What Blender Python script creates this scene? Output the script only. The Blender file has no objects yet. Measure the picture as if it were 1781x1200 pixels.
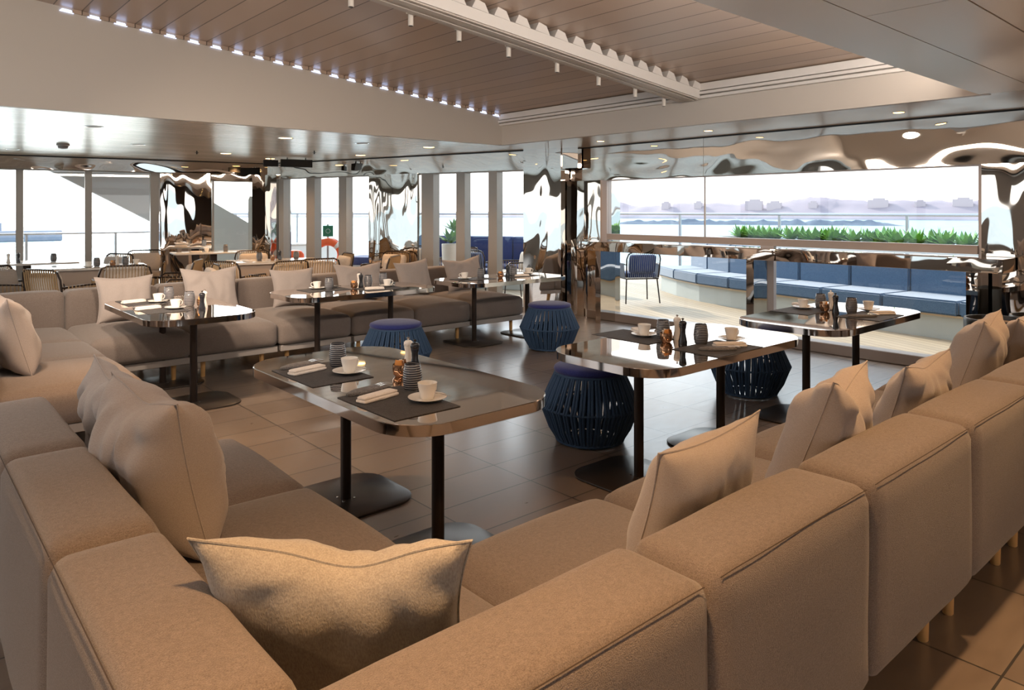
import bpy, bmesh, math, random
from mathutils import Vector, Matrix, noise
PI = math.pi
R = math.radians
random.seed(7)
SC = bpy.context.scene
COL = SC.collection

# ------------------------------------------------------------------ camera
cam_d = bpy.data.cameras.new('camera')
cam_d.sensor_width = 36.0
cam_d.lens = 36.0 * 1251.6 / 1781.0
cam_d.shift_y = -(600 - 366) / 1781.0
cam_d.clip_end = 8000
cam_d.clip_start = 0.05
cam = bpy.data.objects.new('camera', cam_d)
cam.location = (0, 0, 1.5)
cam.rotation_euler = (PI / 2, 0, -R(41.24))
COL.objects.link(cam)
SC.camera = cam

# ------------------------------------------------------------------ world, sun, exposure
SC.view_settings.view_transform = 'Standard'
SC.view_settings.look = 'None'
SC.view_settings.exposure = 0.75
SC.view_settings.gamma = 1.0
SC.view_settings.use_curve_mapping = False
W = bpy.data.worlds.new('world')
SC.world = W
W.use_nodes = True
wn = W.node_tree
wn.nodes.clear()
wo = wn.nodes.new('ShaderNodeOutputWorld')
wb = wn.nodes.new('ShaderNodeBackground')
tc = wn.nodes.new('ShaderNodeTexCoord')
sx = wn.nodes.new('ShaderNodeSeparateXYZ')
cr = wn.nodes.new('ShaderNodeValToRGB')
cr.color_ramp.elements[0].position = 0.0
cr.color_ramp.elements[0].color = (1.0, 0.98, 0.95, 1)
cr.color_ramp.elements[1].position = 0.55
cr.color_ramp.elements[1].color = (0.70, 0.85, 1.0, 1)
wn.links.new(tc.outputs['Generated'], sx.inputs[0])
wn.links.new(sx.outputs['Z'], cr.inputs[0])
wn.links.new(cr.outputs[0], wb.inputs[0])
_dt = wn.nodes.new('ShaderNodeVectorMath'); _dt.operation = 'DOT_PRODUCT'
_dt.inputs[1].default_value = Vector((0.235, 0.86, 0.30)).normalized()
wn.links.new(tc.outputs['Generated'], _dt.inputs[0])
_cl = wn.nodes.new('ShaderNodeClamp'); wn.links.new(_dt.outputs['Value'], _cl.inputs[0])
_pw = wn.nodes.new('ShaderNodeMath'); _pw.operation = 'POWER'; _pw.inputs[1].default_value = 7.0
wn.links.new(_cl.outputs[0], _pw.inputs[0])
_ma = wn.nodes.new('ShaderNodeMath'); _ma.operation = 'MULTIPLY_ADD'; _ma.inputs[1].default_value = 4.5; _ma.inputs[2].default_value = 1.35
wn.links.new(_pw.outputs[0], _ma.inputs[0]); wn.links.new(_ma.outputs[0], wb.inputs[1])
wb.inputs[1].default_value = 1.35
wn.links.new(wb.outputs[0], wo.inputs[0])

sun_d = bpy.data.lights.new('sun', 'SUN')
sun_d.energy = 3.2
sun_d.angle = R(0.8)
sun_d.color = (1.0, 0.90, 0.76)
sun = bpy.data.objects.new('sun', sun_d)
_ts = Vector((0.235, 0.86, 0.47)).normalized()
sun.rotation_euler = _ts.to_track_quat('Z', 'Y').to_euler()
sun.location = (4, 20, 12)
COL.objects.link(sun)

LAMP_WARM = (1.0, 0.575, 0.265)

# ------------------------------------------------------------------ node helpers / materials
def mat(name, col, rough=0.6, metal=0.0, **kw):
    m = bpy.data.materials.new(name)
    m.use_nodes = True
    b = m.node_tree.nodes['Principled BSDF']
    b.inputs['Base Color'].default_value = (*col, 1)
    b.inputs['Roughness'].default_value = rough
    b.inputs['Metallic'].default_value = metal
    for k, v in kw.items():
        b.inputs[k.replace('_', ' ')].default_value = v
    return m

def nd(m, t, **kw):
    n = m.node_tree.nodes.new(t)
    for k, v in kw.items():
        setattr(n, k, v)
    return n

def lk(m, a, b):
    m.node_tree.links.new(a, b)

def bsdf(m):
    return m.node_tree.nodes['Principled BSDF']

def add_bump(m, height, strength, dist):
    bp = nd(m, 'ShaderNodeBump')
    bp.inputs['Strength'].default_value = strength
    bp.inputs['Distance'].default_value = dist
    lk(m, height, bp.inputs['Height'])
    lk(m, bp.outputs[0], bsdf(m).inputs['Normal'])
    return bp

def coords(m, scale=(1, 1, 1), kind='Object', loc=(0, 0, 0)):
    t = nd(m, 'ShaderNodeTexCoord')
    mp = nd(m, 'ShaderNodeMapping')
    mp.inputs['Scale'].default_value = scale
    mp.inputs['Location'].default_value = loc
    lk(m, t.outputs[kind], mp.inputs[0])
    return mp.outputs[0]

def mixcol(m, fac, a, b):
    mx = nd(m, 'ShaderNodeMix', data_type='RGBA')
    lk(m, fac, mx.inputs[0])
    mx.inputs[6].default_value = (*a, 1)
    mx.inputs[7].default_value = (*b, 1)
    lk(m, mx.outputs[2], bsdf(m).inputs['Base Color'])
    return mx

def fabric(name, a, b, scale=170, rough=0.95, bump=0.35, sheen=0.25, stretch=(1, 1, 1)):
    m = mat(name, a, rough)
    bsdf(m).inputs['Sheen Weight'].default_value = sheen
    bsdf(m).inputs['Specular IOR Level'].default_value = 0.2
    c = coords(m, stretch)
    n1 = nd(m, 'ShaderNodeTexNoise')
    n1.inputs['Scale'].default_value = scale
    n1.inputs['Detail'].default_value = 2
    lk(m, c, n1.inputs['Vector'])
    c2 = coords(m, (0.25 * stretch[0], 0.25 * stretch[1], 1.6 * stretch[2]))
    w = nd(m, 'ShaderNodeTexNoise')
    w.inputs['Scale'].default_value = scale * 0.8
    w.inputs['Detail'].default_value = 1
    lk(m, c2, w.inputs['Vector'])
    mu = nd(m, 'ShaderNodeMath', operation='ADD')
    lk(m, n1.outputs['Fac'], mu.inputs[0])
    ml = nd(m, 'ShaderNodeMath', operation='MULTIPLY')
    lk(m, w.outputs['Fac'], ml.inputs[0])
    ml.inputs[1].default_value = 0.35
    lk(m, ml.outputs[0], mu.inputs[1])
    rp = nd(m, 'ShaderNodeMapRange')
    rp.inputs['From Min'].default_value = 0.40
    rp.inputs['From Max'].default_value = 0.94
    lk(m, mu.outputs[0], rp.inputs['Value'])
    mixcol(m, rp.outputs[0], a, b)
    add_bump(m, mu.outputs[0], bump, 0.004)
    return m

M = {}
M['sofa'] = fabric('sofa_fabric', (0.112, 0.087, 0.075), (0.235, 0.195, 0.172), 420, bump=0.5)
M['sofa_side'] = M['sofa']
M['pillow'] = fabric('pillow_fabric', (0.29, 0.245, 0.225), (0.38, 0.335, 0.31), 420, bump=0.25)
M['pillow_linen'] = fabric('pillow_linen', (0.27, 0.243, 0.212), (0.42, 0.385, 0.34), 330, bump=0.3, stretch=(1.0, 1.0, 0.35))
M['rail'] = mat('sofa_rail', (0.30, 0.27, 0.25), 0.5)
M['oak'] = mat('oak_leg', (0.62, 0.36, 0.14), 0.5)
M['stitch'] = mat('stitch', (0.055, 0.038, 0.028), 0.9)
M['bronze_mirror'] = mat('bronze_mirror_glass', (0.70, 0.62, 0.55), 0.03, 1.0)
M['rim'] = mat('polished_rim', (0.62, 0.57, 0.53), 0.07, 1.0)
M['dark_metal'] = mat('dark_metal', (0.035, 0.024, 0.019), 0.4, 0.6)
M['base_metal'] = mat('table_base', (0.045, 0.036, 0.030), 0.30, 0.5)
M['chrome'] = mat('chrome', (0.75, 0.74, 0.72), 0.12, 1.0)
M['rope'] = mat('navy_rope', (0.022, 0.058, 0.125), 0.8)
M['navy_pad'] = fabric('navy_pad', (0.012, 0.018, 0.105), (0.03, 0.04, 0.18), 200)
M['porcelain'] = mat('porcelain', (0.86, 0.82, 0.76), 0.25)
M['napkin'] = fabric('napkin', (0.74, 0.66, 0.58), (0.86, 0.79, 0.72), 150, bump=0.1)
M['placemat'] = fabric('placemat', (0.03, 0.028, 0.028), (0.10, 0.092, 0.09), 260, rough=0.7, bump=0.3, sheen=0.05)
M['cut_pouch'] = fabric('pouch', (0.045, 0.043, 0.043), (0.30, 0.28, 0.27), 320, rough=0.7, sheen=0.05)
M['mill_white'] = mat('mill_white', (0.78, 0.72, 0.65), 0.3)
M['mill_black'] = mat('mill_black', (0.012, 0.012, 0.016), 0.25)
M['packet_white'] = mat('packet_white', (0.85, 0.78, 0.68), 0.6)
M['packet_orange'] = mat('packet_orange', (0.75, 0.32, 0.08), 0.6)
M['packet_brown'] = mat('packet_brown', (0.22, 0.09, 0.03), 0.5)
M['copper_glass'] = mat('copper_glass', (0.42, 0.24, 0.14), 0.12, 0.85)
M['white'] = mat('white_lacquer', (0.50, 0.46, 0.415), 0.42)
M['beam_white'] = mat('beam_white', (0.66, 0.64, 0.62), 0.4)
M['spot_white'] = mat('spot_white', (0.62, 0.58, 0.53), 0.4)
M['black'] = mat('black_plastic', (0.01, 0.01, 0.01), 0.5)
M['mullion'] = mat('mullion_metal', (0.29, 0.265, 0.24), 0.38, 0.4)
M['mullion_pale'] = mat('frame_pale', (0.42, 0.37, 0.355), 0.4, 0.4)
M['bar_frame'] = mat('frame_taupe', (0.30, 0.245, 0.215), 0.35, 0.3)
M['rail_steel'] = mat('rail_steel', (0.42, 0.42, 0.45), 0.3, 0.8)
M['grey_rope'] = mat('grey_rope', (0.25, 0.28, 0.33), 0.7)
M['tan_rope'] = mat('tan_rope', (0.36, 0.25, 0.14), 0.8)
M['tan_cushion'] = fabric('tan_cushion', (0.26, 0.20, 0.15), (0.36, 0.29, 0.23), 150)
M['cream_cushion'] = fabric('cream_cushion', (0.42, 0.36, 0.31), (0.54, 0.48, 0.43), 150)
M['table_pale'] = mat('pale_table_top', (0.62, 0.58, 0.54), 0.12)
M['table_edge'] = mat('taupe_panel', (0.40, 0.31, 0.25), 0.5)
M['outdoor_blue'] = fabric('outdoor_blue', (0.045, 0.090, 0.165), (0.080, 0.140, 0.225), 90, sheen=0.6)
M['outdoor_navy'] = fabric('outdoor_navy', (0.02, 0.035, 0.115), (0.04, 0.06, 0.17), 90)
M['plinth'] = mat('bench_plinth', (0.42, 0.44, 0.42), 0.5)
M['plinth_trim'] = mat('bench_trim', (0.45, 0.34, 0.22), 0.5)
M['planter'] = mat('planter_white', (0.8, 0.8, 0.78), 0.5)
M['leather_dark'] = mat('leather_dark', (0.014, 0.014, 0.013), 0.35)
M['leather_tan'] = mat('leather_tan', (0.25, 0.17, 0.10), 0.5)
M['orange'] = mat('ring_orange', (0.90, 0.13, 0.03), 0.5)
M['ring_band'] = mat('ring_band', (0.75, 0.72, 0.68), 0.5)
M['green'] = mat('sign_green', (0.01, 0.16, 0.08), 0.5)
M['sign_white'] = mat('sign_white', (0.9, 0.9, 0.9), 0.5)
M['grey_reflection'] = mat('reflection_grey', (0.62, 0.62, 0.65), 0.6)
M['pier'] = mat('pier_concrete', (0.32, 0.34, 0.42), 0.8)
M['stone'] = mat('breakwater_stone', (0.16, 0.17, 0.22), 0.9)
M['building'] = mat('building', (0.46, 0.40, 0.43), 0.8)
M['dark_wall'] = mat('dark_wall', (0.045, 0.030, 0.022), 0.5)
M['soil'] = mat('soil', (0.05, 0.035, 0.025), 0.9)

# leaf with a hue variation along its noise
m = M['leaf'] = mat('leaf_green', (0.12, 0.33, 0.05), 0.45)
n = nd(m, 'ShaderNodeTexNoise'); n.inputs['Scale'].default_value = 9
lk(m, coords(m), n.inputs['Vector'])
mixcol(m, n.outputs['Fac'], (0.03, 0.19, 0.05), (0.30, 0.52, 0.05))
bsdf(m).inputs['Subsurface Weight'].default_value = 0.0

# striped drinking glass: grey glass with pale horizontal bands
m = M['stripe_glass'] = mat('stripe_glass', (0.04, 0.045, 0.055), 0.15)
w = nd(m, 'ShaderNodeTexWave'); w.bands_direction = 'Z'
w.inputs['Scale'].default_value = 32; w.inputs['Distortion'].default_value = 1.2
w.inputs['Detail Scale'].default_value = 0.6
lk(m, coords(m), w.inputs['Vector'])
cr_ = nd(m, 'ShaderNodeValToRGB')
cr_.color_ramp.elements[0].position = 0.55; cr_.color_ramp.elements[0].color = (0.030, 0.032, 0.042, 1)
cr_.color_ramp.elements[1].position = 0.85; cr_.color_ramp.elements[1].color = (0.34, 0.33, 0.33, 1)
lk(m, w.outputs['Fac'], cr_.inputs[0]); lk(m, cr_.outputs[0], bsdf(m).inputs['Base Color'])
add_bump(m, w.outputs['Fac'], 0.4, 0.002)

# floor tiles
m = M['tiles'] = mat('floor_tiles', (0.12, 0.1, 0.09), 0.3, Specular_IOR_Level=1.0, Coat_Weight=0.6, Coat_Roughness=0.22)
cc = coords(m, (1, 1, 1), 'Object', (-2.0775 + 6.35 * 4, -3.5775 + 0.3195 * 60, 0))
bk = nd(m, 'ShaderNodeTexBrick'); bk.offset = 0.0; bk.squash = 1.0
bk.inputs['Scale'].default_value = 1.0
bk.inputs['Brick Width'].default_value = 0.635
bk.inputs['Row Height'].default_value = 0.3195
bk.inputs['Mortar Size'].default_value = 0.0042
bk.inputs['Mortar Smooth'].default_value = 0.1
bk.inputs['Color1'].default_value = (0.165, 0.124, 0.098, 1)
bk.inputs['Color2'].default_value = (0.225, 0.175, 0.140, 1)
bk.inputs['Mortar'].default_value = (0.008, 0.005, 0.004, 1)
lk(m, cc, bk.inputs['Vector'])
nn = nd(m, 'ShaderNodeTexNoise'); nn.inputs['Scale'].default_value = 7; nn.inputs['Detail'].default_value = 5
lk(m, coords(m, (1, 3, 1)), nn.inputs['Vector'])
mm = nd(m, 'ShaderNodeMix', data_type='RGBA', blend_type='MULTIPLY'); mm.inputs[0].default_value = 0.35
lk(m, bk.outputs['Color'], mm.inputs[6]); lk(m, nn.outputs['Fac'], mm.inputs[7])
mg = nd(m, 'ShaderNodeBrightContrast'); mg.inputs['Bright'].default_value = 0.005
lk(m, mm.outputs[2], mg.inputs[0]); lk(m, mg.outputs[0], bsdf(m).inputs['Base Color'])
rr = nd(m, 'ShaderNodeMapRange'); rr.inputs['To Min'].default_value = 0.22; rr.inputs['To Max'].default_value = 0.42
lk(m, nn.outputs['Fac'], rr.inputs['Value']); lk(m, rr.outputs[0], bsdf(m).inputs['Roughness'])
bi = nd(m, 'ShaderNodeMath', operation='SUBTRACT'); bi.inputs[0].default_value = 1.0
lk(m, bk.outputs['Fac'], bi.inputs[1]); ad = nd(m, 'ShaderNodeMath', operation='MULTIPLY_ADD')
lk(m, nn.outputs['Fac'], ad.inputs[0]); ad.inputs[1].default_value = 0.25; lk(m, bi.outputs[0], ad.inputs[2])
add_bump(m, ad.outputs[0], 0.25, 0.004)

def plank_mat(name, col, line, axis, pitch, off, rough, metal=0.0, width=0.035, rot=0.0, bumps=0.3):
    """planks whose joints repeat every pitch metres along axis"""
    m = mat(name, col, rough, metal)
    t = nd(m, 'ShaderNodeTexCoord')
    mp = nd(m, 'ShaderNodeMapping'); mp.inputs['Rotation'].default_value = (0, 0, rot)
    lk(m, t.outputs['Object'], mp.inputs[0])
    s = nd(m, 'ShaderNodeSeparateXYZ'); lk(m, mp.outputs[0], s.inputs[0])
    a = nd(m, 'ShaderNodeMath', operation='SUBTRACT'); lk(m, s.outputs[axis], a.inputs[0]); a.inputs[1].default_value = off
    d = nd(m, 'ShaderNodeMath', operation='DIVIDE'); lk(m, a.outputs[0], d.inputs[0]); d.inputs[1].default_value = pitch
    f = nd(m, 'ShaderNodeMath', operation='FRACT'); lk(m, d.outputs[0], f.inputs[0])
    c = nd(m, 'ShaderNodeMath', operation='COMPARE'); lk(m, f.outputs[0], c.inputs[0])
    c.inputs[1].default_value = 0.5; c.inputs[2].default_value = 0.5 - width
    fl = nd(m, 'ShaderNodeMath', operation='FLOOR'); lk(m, d.outputs[0], fl.inputs[0])
    wn_ = nd(m, 'ShaderNodeTexWhiteNoise', noise_dimensions='1D'); lk(m, fl.outputs[0], wn_.inputs['W'])
    v = nd(m, 'ShaderNodeMix', data_type='RGBA'); lk(m, wn_.outputs['Value'], v.inputs[0])
    v.inputs[6].default_value = (*[x * 0.9 for x in col], 1); v.inputs[7].default_value = (*[x * 1.08 for x in col], 1)
    mx = nd(m, 'ShaderNodeMix', data_type='RGBA'); lk(m, c.outputs[0], mx.inputs[0])
    mx.inputs[6].default_value = (*line, 1); lk(m, v.outputs[2], mx.inputs[7])
    lk(m, mx.outputs[2], bsdf(m).inputs['Base Color'])
    add_bump(m, c.outputs[0], bumps, 0.004)
    return m

M['planks'] = plank_mat('ceiling_planks', (0.44, 0.335, 0.265), (0.10, 0.07, 0.05), 0, 0.2175, 5.06, 0.34, width=0.022)
M['gloss_planks'] = plank_mat('gloss_ceiling_planks', (0.74, 0.69, 0.61), (0.22, 0.18, 0.14), 1, 0.20, 0.05, 0.27, 0.40, width=0.02, bumps=0.15)
M['deck'] = plank_mat('teak_deck', (0.38, 0.285, 0.185), (0.16, 0.11, 0.08), 0, 0.12, 0.0, 0.6, width=0.05, rot=R(24))

# wavy mirror-polished steel
def steel(name, tint, sx_, sy_, sz_, strength, rough=0.02):
    m = mat(name, tint, rough, 1.0)
    n = nd(m, 'ShaderNodeTexNoise'); n.inputs['Scale'].default_value = 1.0; n.inputs['Detail'].default_value = 1.0
    n.inputs['Distortion'].default_value = 0.4
    lk(m, coords(m, (sx_, sy_, sz_)), n.inputs['Vector'])
    add_bump(m, n.outputs['Fac'], 1.0, strength)
    return m
M['steel'] = steel('wavy_steel', (0.72, 0.66, 0.60), 2.2, 2.2, 0.8, 0.030)
M['steel_band'] = steel('wavy_steel_band', (0.72, 0.66, 0.60), 1.0, 1.0, 2.0, 0.020)
M['steel_flat'] = steel('polished_steel', (0.66, 0.61, 0.56), 2.0, 2.0, 2.0, 0.008)

def glass(name, tint=(0.97, 0.985, 0.985), refl=0.06):
    m = bpy.data.materials.new(name); m.use_nodes = True
    nt = m.node_tree; nt.nodes.clear()
    o = nt.nodes.new('ShaderNodeOutputMaterial'); mx = nt.nodes.new('ShaderNodeMixShader')
    tr = nt.nodes.new('ShaderNodeBsdfTransparent'); gl = nt.nodes.new('ShaderNodeBsdfGlossy')
    lw = nt.nodes.new('ShaderNodeLayerWeight'); pw = nt.nodes.new('ShaderNodeMath'); pw.operation = 'POWER'; pw.inputs[1].default_value = 5.0
    fr = nt.nodes.new('ShaderNodeMath'); fr.operation = 'MULTIPLY_ADD'; fr.inputs[1].default_value = 0.5; fr.inputs[2].default_value = 0.03
    nt.links.new(lw.outputs['Facing'], pw.inputs[0]); nt.links.new(pw.outputs[0], fr.inputs[0])
    tr.inputs[0].default_value = (*tint, 1); gl.inputs['Roughness'].default_value = 0.0
    nt.links.new(fr.outputs[0], mx.inputs[0]); nt.links.new(tr.outputs[0], mx.inputs[1])
    nt.links.new(gl.outputs[0], mx.inputs[2]); nt.links.new(mx.outputs[0], o.inputs[0])
    return m
M['glass'] = glass('window_glass')
M['glass_rail'] = glass('balustrade_glass', (0.90, 0.95, 0.97))

def emit(name, col, s):
    m = bpy.data.materials.new(name); m.use_nodes = True
    nt = m.node_tree; nt.nodes.clear()
    o = nt.nodes.new('ShaderNodeOutputMaterial'); e = nt.nodes.new('ShaderNodeEmission')
    e.inputs[0].default_value = (*col, 1); e.inputs[1].default_value = s
    nt.links.new(e.outputs[0], o.inputs[0])
    return m
M['lamp_warm'] = emit('lamp_warm', (1.0, 0.62, 0.22), 6.0)
M['cove_light'] = emit('cove_light', (0.55, 0.66, 1.0), 2.2)

m = M['sea'] = mat('sea_water', (0.34, 0.42, 0.45), 0.42)
n = nd(m, 'ShaderNodeTexNoise'); n.inputs['Scale'].default_value = 0.05; n.inputs['Detail'].default_value = 6
lk(m, coords(m), n.inputs['Vector']); add_bump(m, n.outputs['Fac'], 1.0, 4.0)
m = M['hills'] = mat('hazy_hills', (0.5, 0.42, 0.42), 0.9)
n = nd(m, 'ShaderNodeTexNoise'); n.inputs['Scale'].default_value = 0.02; n.inputs['Detail'].default_value = 6
lk(m, coords(m, (1, 1, 3)), n.inputs['Vector']); mixcol(m, n.outputs['Fac'], (0.17, 0.15, 0.20), (0.36, 0.30, 0.33))

# ------------------------------------------------------------------ mesh builder
class MB:
    def __init__(s):
        s.bm = bmesh.new()
    def grid_faces(s, rows, closed_u=False, cap=False):
        """rows: list of rings (lists of co). joins consecutive rows."""
        vr = [[s.bm.verts.new(c) for c in r] for r in rows]
        for a, b in zip(vr, vr[1:]):
            n_ = len(a)
            for i in range(n_ if closed_u else n_ - 1):
                j = (i + 1) % n_
                try:
                    s.bm.faces.new((a[i], a[j], b[j], b[i]))
                except ValueError:
                    pass
        if cap:
            for r in (vr[0][::-1], vr[-1]):
                try:
                    s.bm.faces.new(r)
                except ValueError:
                    pass
        return vr
    def box(s, x0, x1, y0, y1, z0, z1, bev=0.0, seg=2, M_=None):
        r = bmesh.ops.create_cube(s.bm, size=1.0)
        vs = r['verts']
        for v in vs:
            v.co = Vector(((x0 + x1) / 2 + v.co.x * (x1 - x0), (y0 + y1) / 2 + v.co.y * (y1 - y0), (z0 + z1) / 2 + v.co.z * (z1 - z0)))
        if bev > 0:
            es = list({e for v in vs for e in v.link_edges})
            q = bmesh.ops.bevel(s.bm, geom=es, offset=bev, segments=seg, affect='EDGES', profile=0.5)
            vs = list({v for f in q['faces'] for v in f.verts} | {v for v in vs if v.is_valid})
        if M_ is not None:
            bmesh.ops.transform(s.bm, matrix=M_, verts=vs)
        return s
    def obox(s, p0, p1, t0, t1, z0, z1):
        """box along plan line p0->p1, thickness from t0 to t1 to the left normal"""
        p0 = Vector(p0); p1 = Vector(p1); d = (p1 - p0).normalized(); nrm = Vector((-d.y, d.x))
        c = [p0 + nrm * t0, p1 + nrm * t0, p1 + nrm * t1, p0 + nrm * t1]
        s.grid_faces([[(q.x, q.y, z0) for q in c], [(q.x, q.y, z1) for q in c]], True, True)
        return s
    def lathe(s, prof, seg=24, cx=0, cy=0, close_top=False, close_bot=False):
        rows = [[(cx + r * math.cos(2 * PI * i / seg), cy + r * math.sin(2 * PI * i / seg), z) for i in range(seg)] for r, z in prof]
        vr = s.grid_faces(rows, True)
        if close_bot: s.bm.faces.new(vr[0][::-1])
        if close_top: s.bm.faces.new(vr[-1])
        return s
    def cyl(s, x, y, z0, z1, r, seg=16, r2=None):
        return s.lathe([(r, z0), (r if r2 is None else r2, z1)], seg, x, y, True, True)
    def tube(s, pts, r, seg=6, closed=False, flat=None):
        pts = [Vector(p) for p in pts]; n_ = len(pts); rows = []; up0 = None
        for i, p in enumerate(pts):
            if closed: t = pts[(i + 1) % n_] - pts[i - 1]
            else: t = pts[min(i + 1, n_ - 1)] - pts[max(i - 1, 0)]
            t.normalize()
            if up0 is None:
                up0 = Vector((0, 0, 1)) if abs(t.z) < 0.9 else Vector((1, 0, 0))
            a = t.cross(up0)
            if a.length < 1e-4: a = t.cross(Vector((0, 1, 0)))
            a.normalize(); b = a.cross(t).normalized(); up0 = b
            fa, fb = flat if flat else (1, 1)
            rows.append([p + a * (r * fa * math.cos(2 * PI * k / seg)) + b * (r * fb * math.sin(2 * PI * k / seg)) for k in range(seg)])
        if closed:
            rows.append(rows[0]); s.grid_faces(rows, True)
        else:
            s.grid_faces(rows, True, True)
        return s
    def slab(s, outline, z0, z1, bev=0.0, seg=3):
        """vertical extrusion of outline with rounded rims"""
        cx = sum(p[0] for p in outline) / len(outline); cy = sum(p[1] for p in outline) / len(outline)
        def ring(off, z):
            out = []
            n_ = len(outline)
            for i, p in enumerate(outline):
                a = Vector(outline[i - 1]); b = Vector(outline[(i + 1) % n_])
                t = (b - a).normalized(); nn_ = Vector((t.y, -t.x))
                out.append((p[0] - nn_.x * off, p[1] - nn_.y * off, z))
            return out
        rows = []
        if bev > 0:
            for k in range(seg + 1):
                a = PI / 2 * k / seg
                rows.append(ring(bev * (1 - math.sin(a)), z0 + bev * (1 - math.cos(a))))
            for k in range(seg, -1, -1):
                a = PI / 2 * k / seg
                rows.append(ring(bev * (1 - math.sin(a)), z1 - bev * (1 - math.cos(a))))
        else:
            rows = [ring(0, z0), ring(0, z1)]
        s.grid_faces(rows, True, True)
        return s
    def puff(s, x0, x1, y0, y1, z0, z1, r=0.05, top=0.03, side=0.01, n=12, nz=6, seed=0, wob=0.004, bot=0.0):
        """upholstered block: rounded box whose faces swell"""
        cx, cy, cz = (x0 + x1) / 2, (y0 + y1) / 2, (z0 + z1) / 2
        hx, hy, hz = (x1 - x0) / 2, (y1 - y0) / 2, (z1 - z0) / 2
        r = min(r, hx * .95, hy * .95, hz * .95)
        def f(u, v, w):
            p = Vector((u * hx, v * hy, w * hz))
            q = Vector((max(-hx + r, min(hx - r, p.x)), max(-hy + r, min(hy - r, p.y)), max(-hz + r, min(hz - r, p.z))))
            d = p - q
            if d.length > 1e-9: p = q + d.normalized() * r
            gu, gv, gw = 1 - u * u, 1 - v * v, 1 - w * w
            if w > 0: p.z += top * (gu * gv) ** 0.7 * w
            else: p.z += bot * gu * gv * w
            p.x += side * gv * gw * u * abs(u)
            p.y += side * gu * gw * v * abs(v)
            nz_ = noise.noise(Vector((p.x * 3.1 + seed * 7.3, p.y * 3.1, p.z * 3.1)))
            p += Vector((u, v, w)).normalized() * nz_ * wob if (u or v or w) else Vector()
            return Vector((cx, cy, cz)) + p
        def sp(k, m_):   # denser towards the ends
            t = k / m_ * 2 - 1
            return math.copysign(abs(t) ** 0.62, t) if t else 0.0
        cache = {}
        def V(i, j, k):
            key = (i, j, k)
            if key not in cache: cache[key] = s.bm.verts.new(f(sp(i, n), sp(j, n), sp(k, nz)))
            return cache[key]
        def quad(a, b, c, d): s.bm.faces.new((V(*a), V(*b), V(*c), V(*d)))
        for i in range(n):
            for j in range(n):
                quad((i, j, nz), (i + 1, j, nz), (i + 1, j + 1, nz), (i, j + 1, nz))
                quad((i, j + 1, 0), (i + 1, j + 1, 0), (i + 1, j, 0), (i, j, 0))
            for k in range(nz):
                quad((i, 0, k), (i + 1, 0, k), (i + 1, 0, k + 1), (i, 0, k + 1))
                quad((i, n, k + 1), (i + 1, n, k + 1), (i + 1, n, k), (i, n, k))
        for j in range(n):
            for k in range(nz):
                quad((0, j, k + 1), (0, j + 1, k + 1), (0, j + 1, k), (0, j, k))
                quad((n, j, k), (n, j + 1, k), (n, j + 1, k + 1), (n, j, k + 1))
        return s
    def build(s, name, m, parent=None, smooth=35, loc=None, rotz=None):
        bmesh.ops.recalc_face_normals(s.bm, faces=s.bm.faces)
        me = bpy.data.meshes.new(name)
        s.bm.to_mesh(me); s.bm.free()
        me.materials.append(m if not isinstance(m, str) else M[m])
        if smooth:
            for p in me.polygons: p.use_smooth = True
            me.set_sharp_from_angle(angle=R(smooth))
        o = bpy.data.objects.new(name, me)
        COL.objects.link(o)
        if parent is not None: o.parent = parent
        if loc: o.location = loc
        if rotz is not None: o.rotation_euler = (0, 0, rotz)
        return o

def rrect(lx, ly, r, n=8, cx=0, cy=0, bulge=0.0):
    pts = []
    for sx_, sy_, a0 in ((1, 1, 0), (-1, 1, 90), (-1, -1, 180), (1, -1, 270)):
        for k in range(n + 1):
            a = R(a0 + 90 * k / n)
            pts.append((cx + sx_ * (lx / 2 - r) + r * math.cos(a), cy + sy_ * (ly / 2 - r) + r * math.sin(a)))
    if bulge:
        out = []
        for x, y in pts:
            u = (x - cx) / (lx / 2); v = (y - cy) / (ly / 2)
            out.append((x + bulge * u * (1 - v * v), y + bulge * v * (1 - u * u)))
        pts = out
    return pts

def tag(o, label, cat=None, group=None, kind=None):
    if label: o['label'] = label
    if cat: o['category'] = cat
    if group: o['group'] = group
    if kind: o['kind'] = kind
    return o

def thing(name, label, cat, loc=(0, 0, 0), rz=0.0, group=None):
    o = bpy.data.objects.new(name, None)
    o.empty_display_size = 0.1
    COL.objects.link(o)
    o.location = loc; o.rotation_euler = (0, 0, rz)
    return tag(o, label, cat, group)

def copy_tree(o, parent=None):
    c = o.copy(); COL.objects.link(c)
    if parent is not None: c.parent = parent
    for ch in list(o.children): copy_tree(ch, c)
    return c

def struct(o):
    o['kind'] = 'structure'
    return o

CLR_Z = 2.39                 # low ceiling
def roof_z(x): return 2.80 + 0.099 * (6.4 - x)

# ------------------------------------------------------------------ setting: floor, walls, ceiling
struct(MB().box(-3.2, 7.62, -5.2, 15.0, -0.12, 0.0).build('floor', 'tiles', smooth=0))
A2 = Vector((7.277, 7.309)); B2 = Vector((5.50, 13.30)); D3 = Vector((-0.989, 0.15))
C3 = B2 + D3 * 9.0
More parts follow.
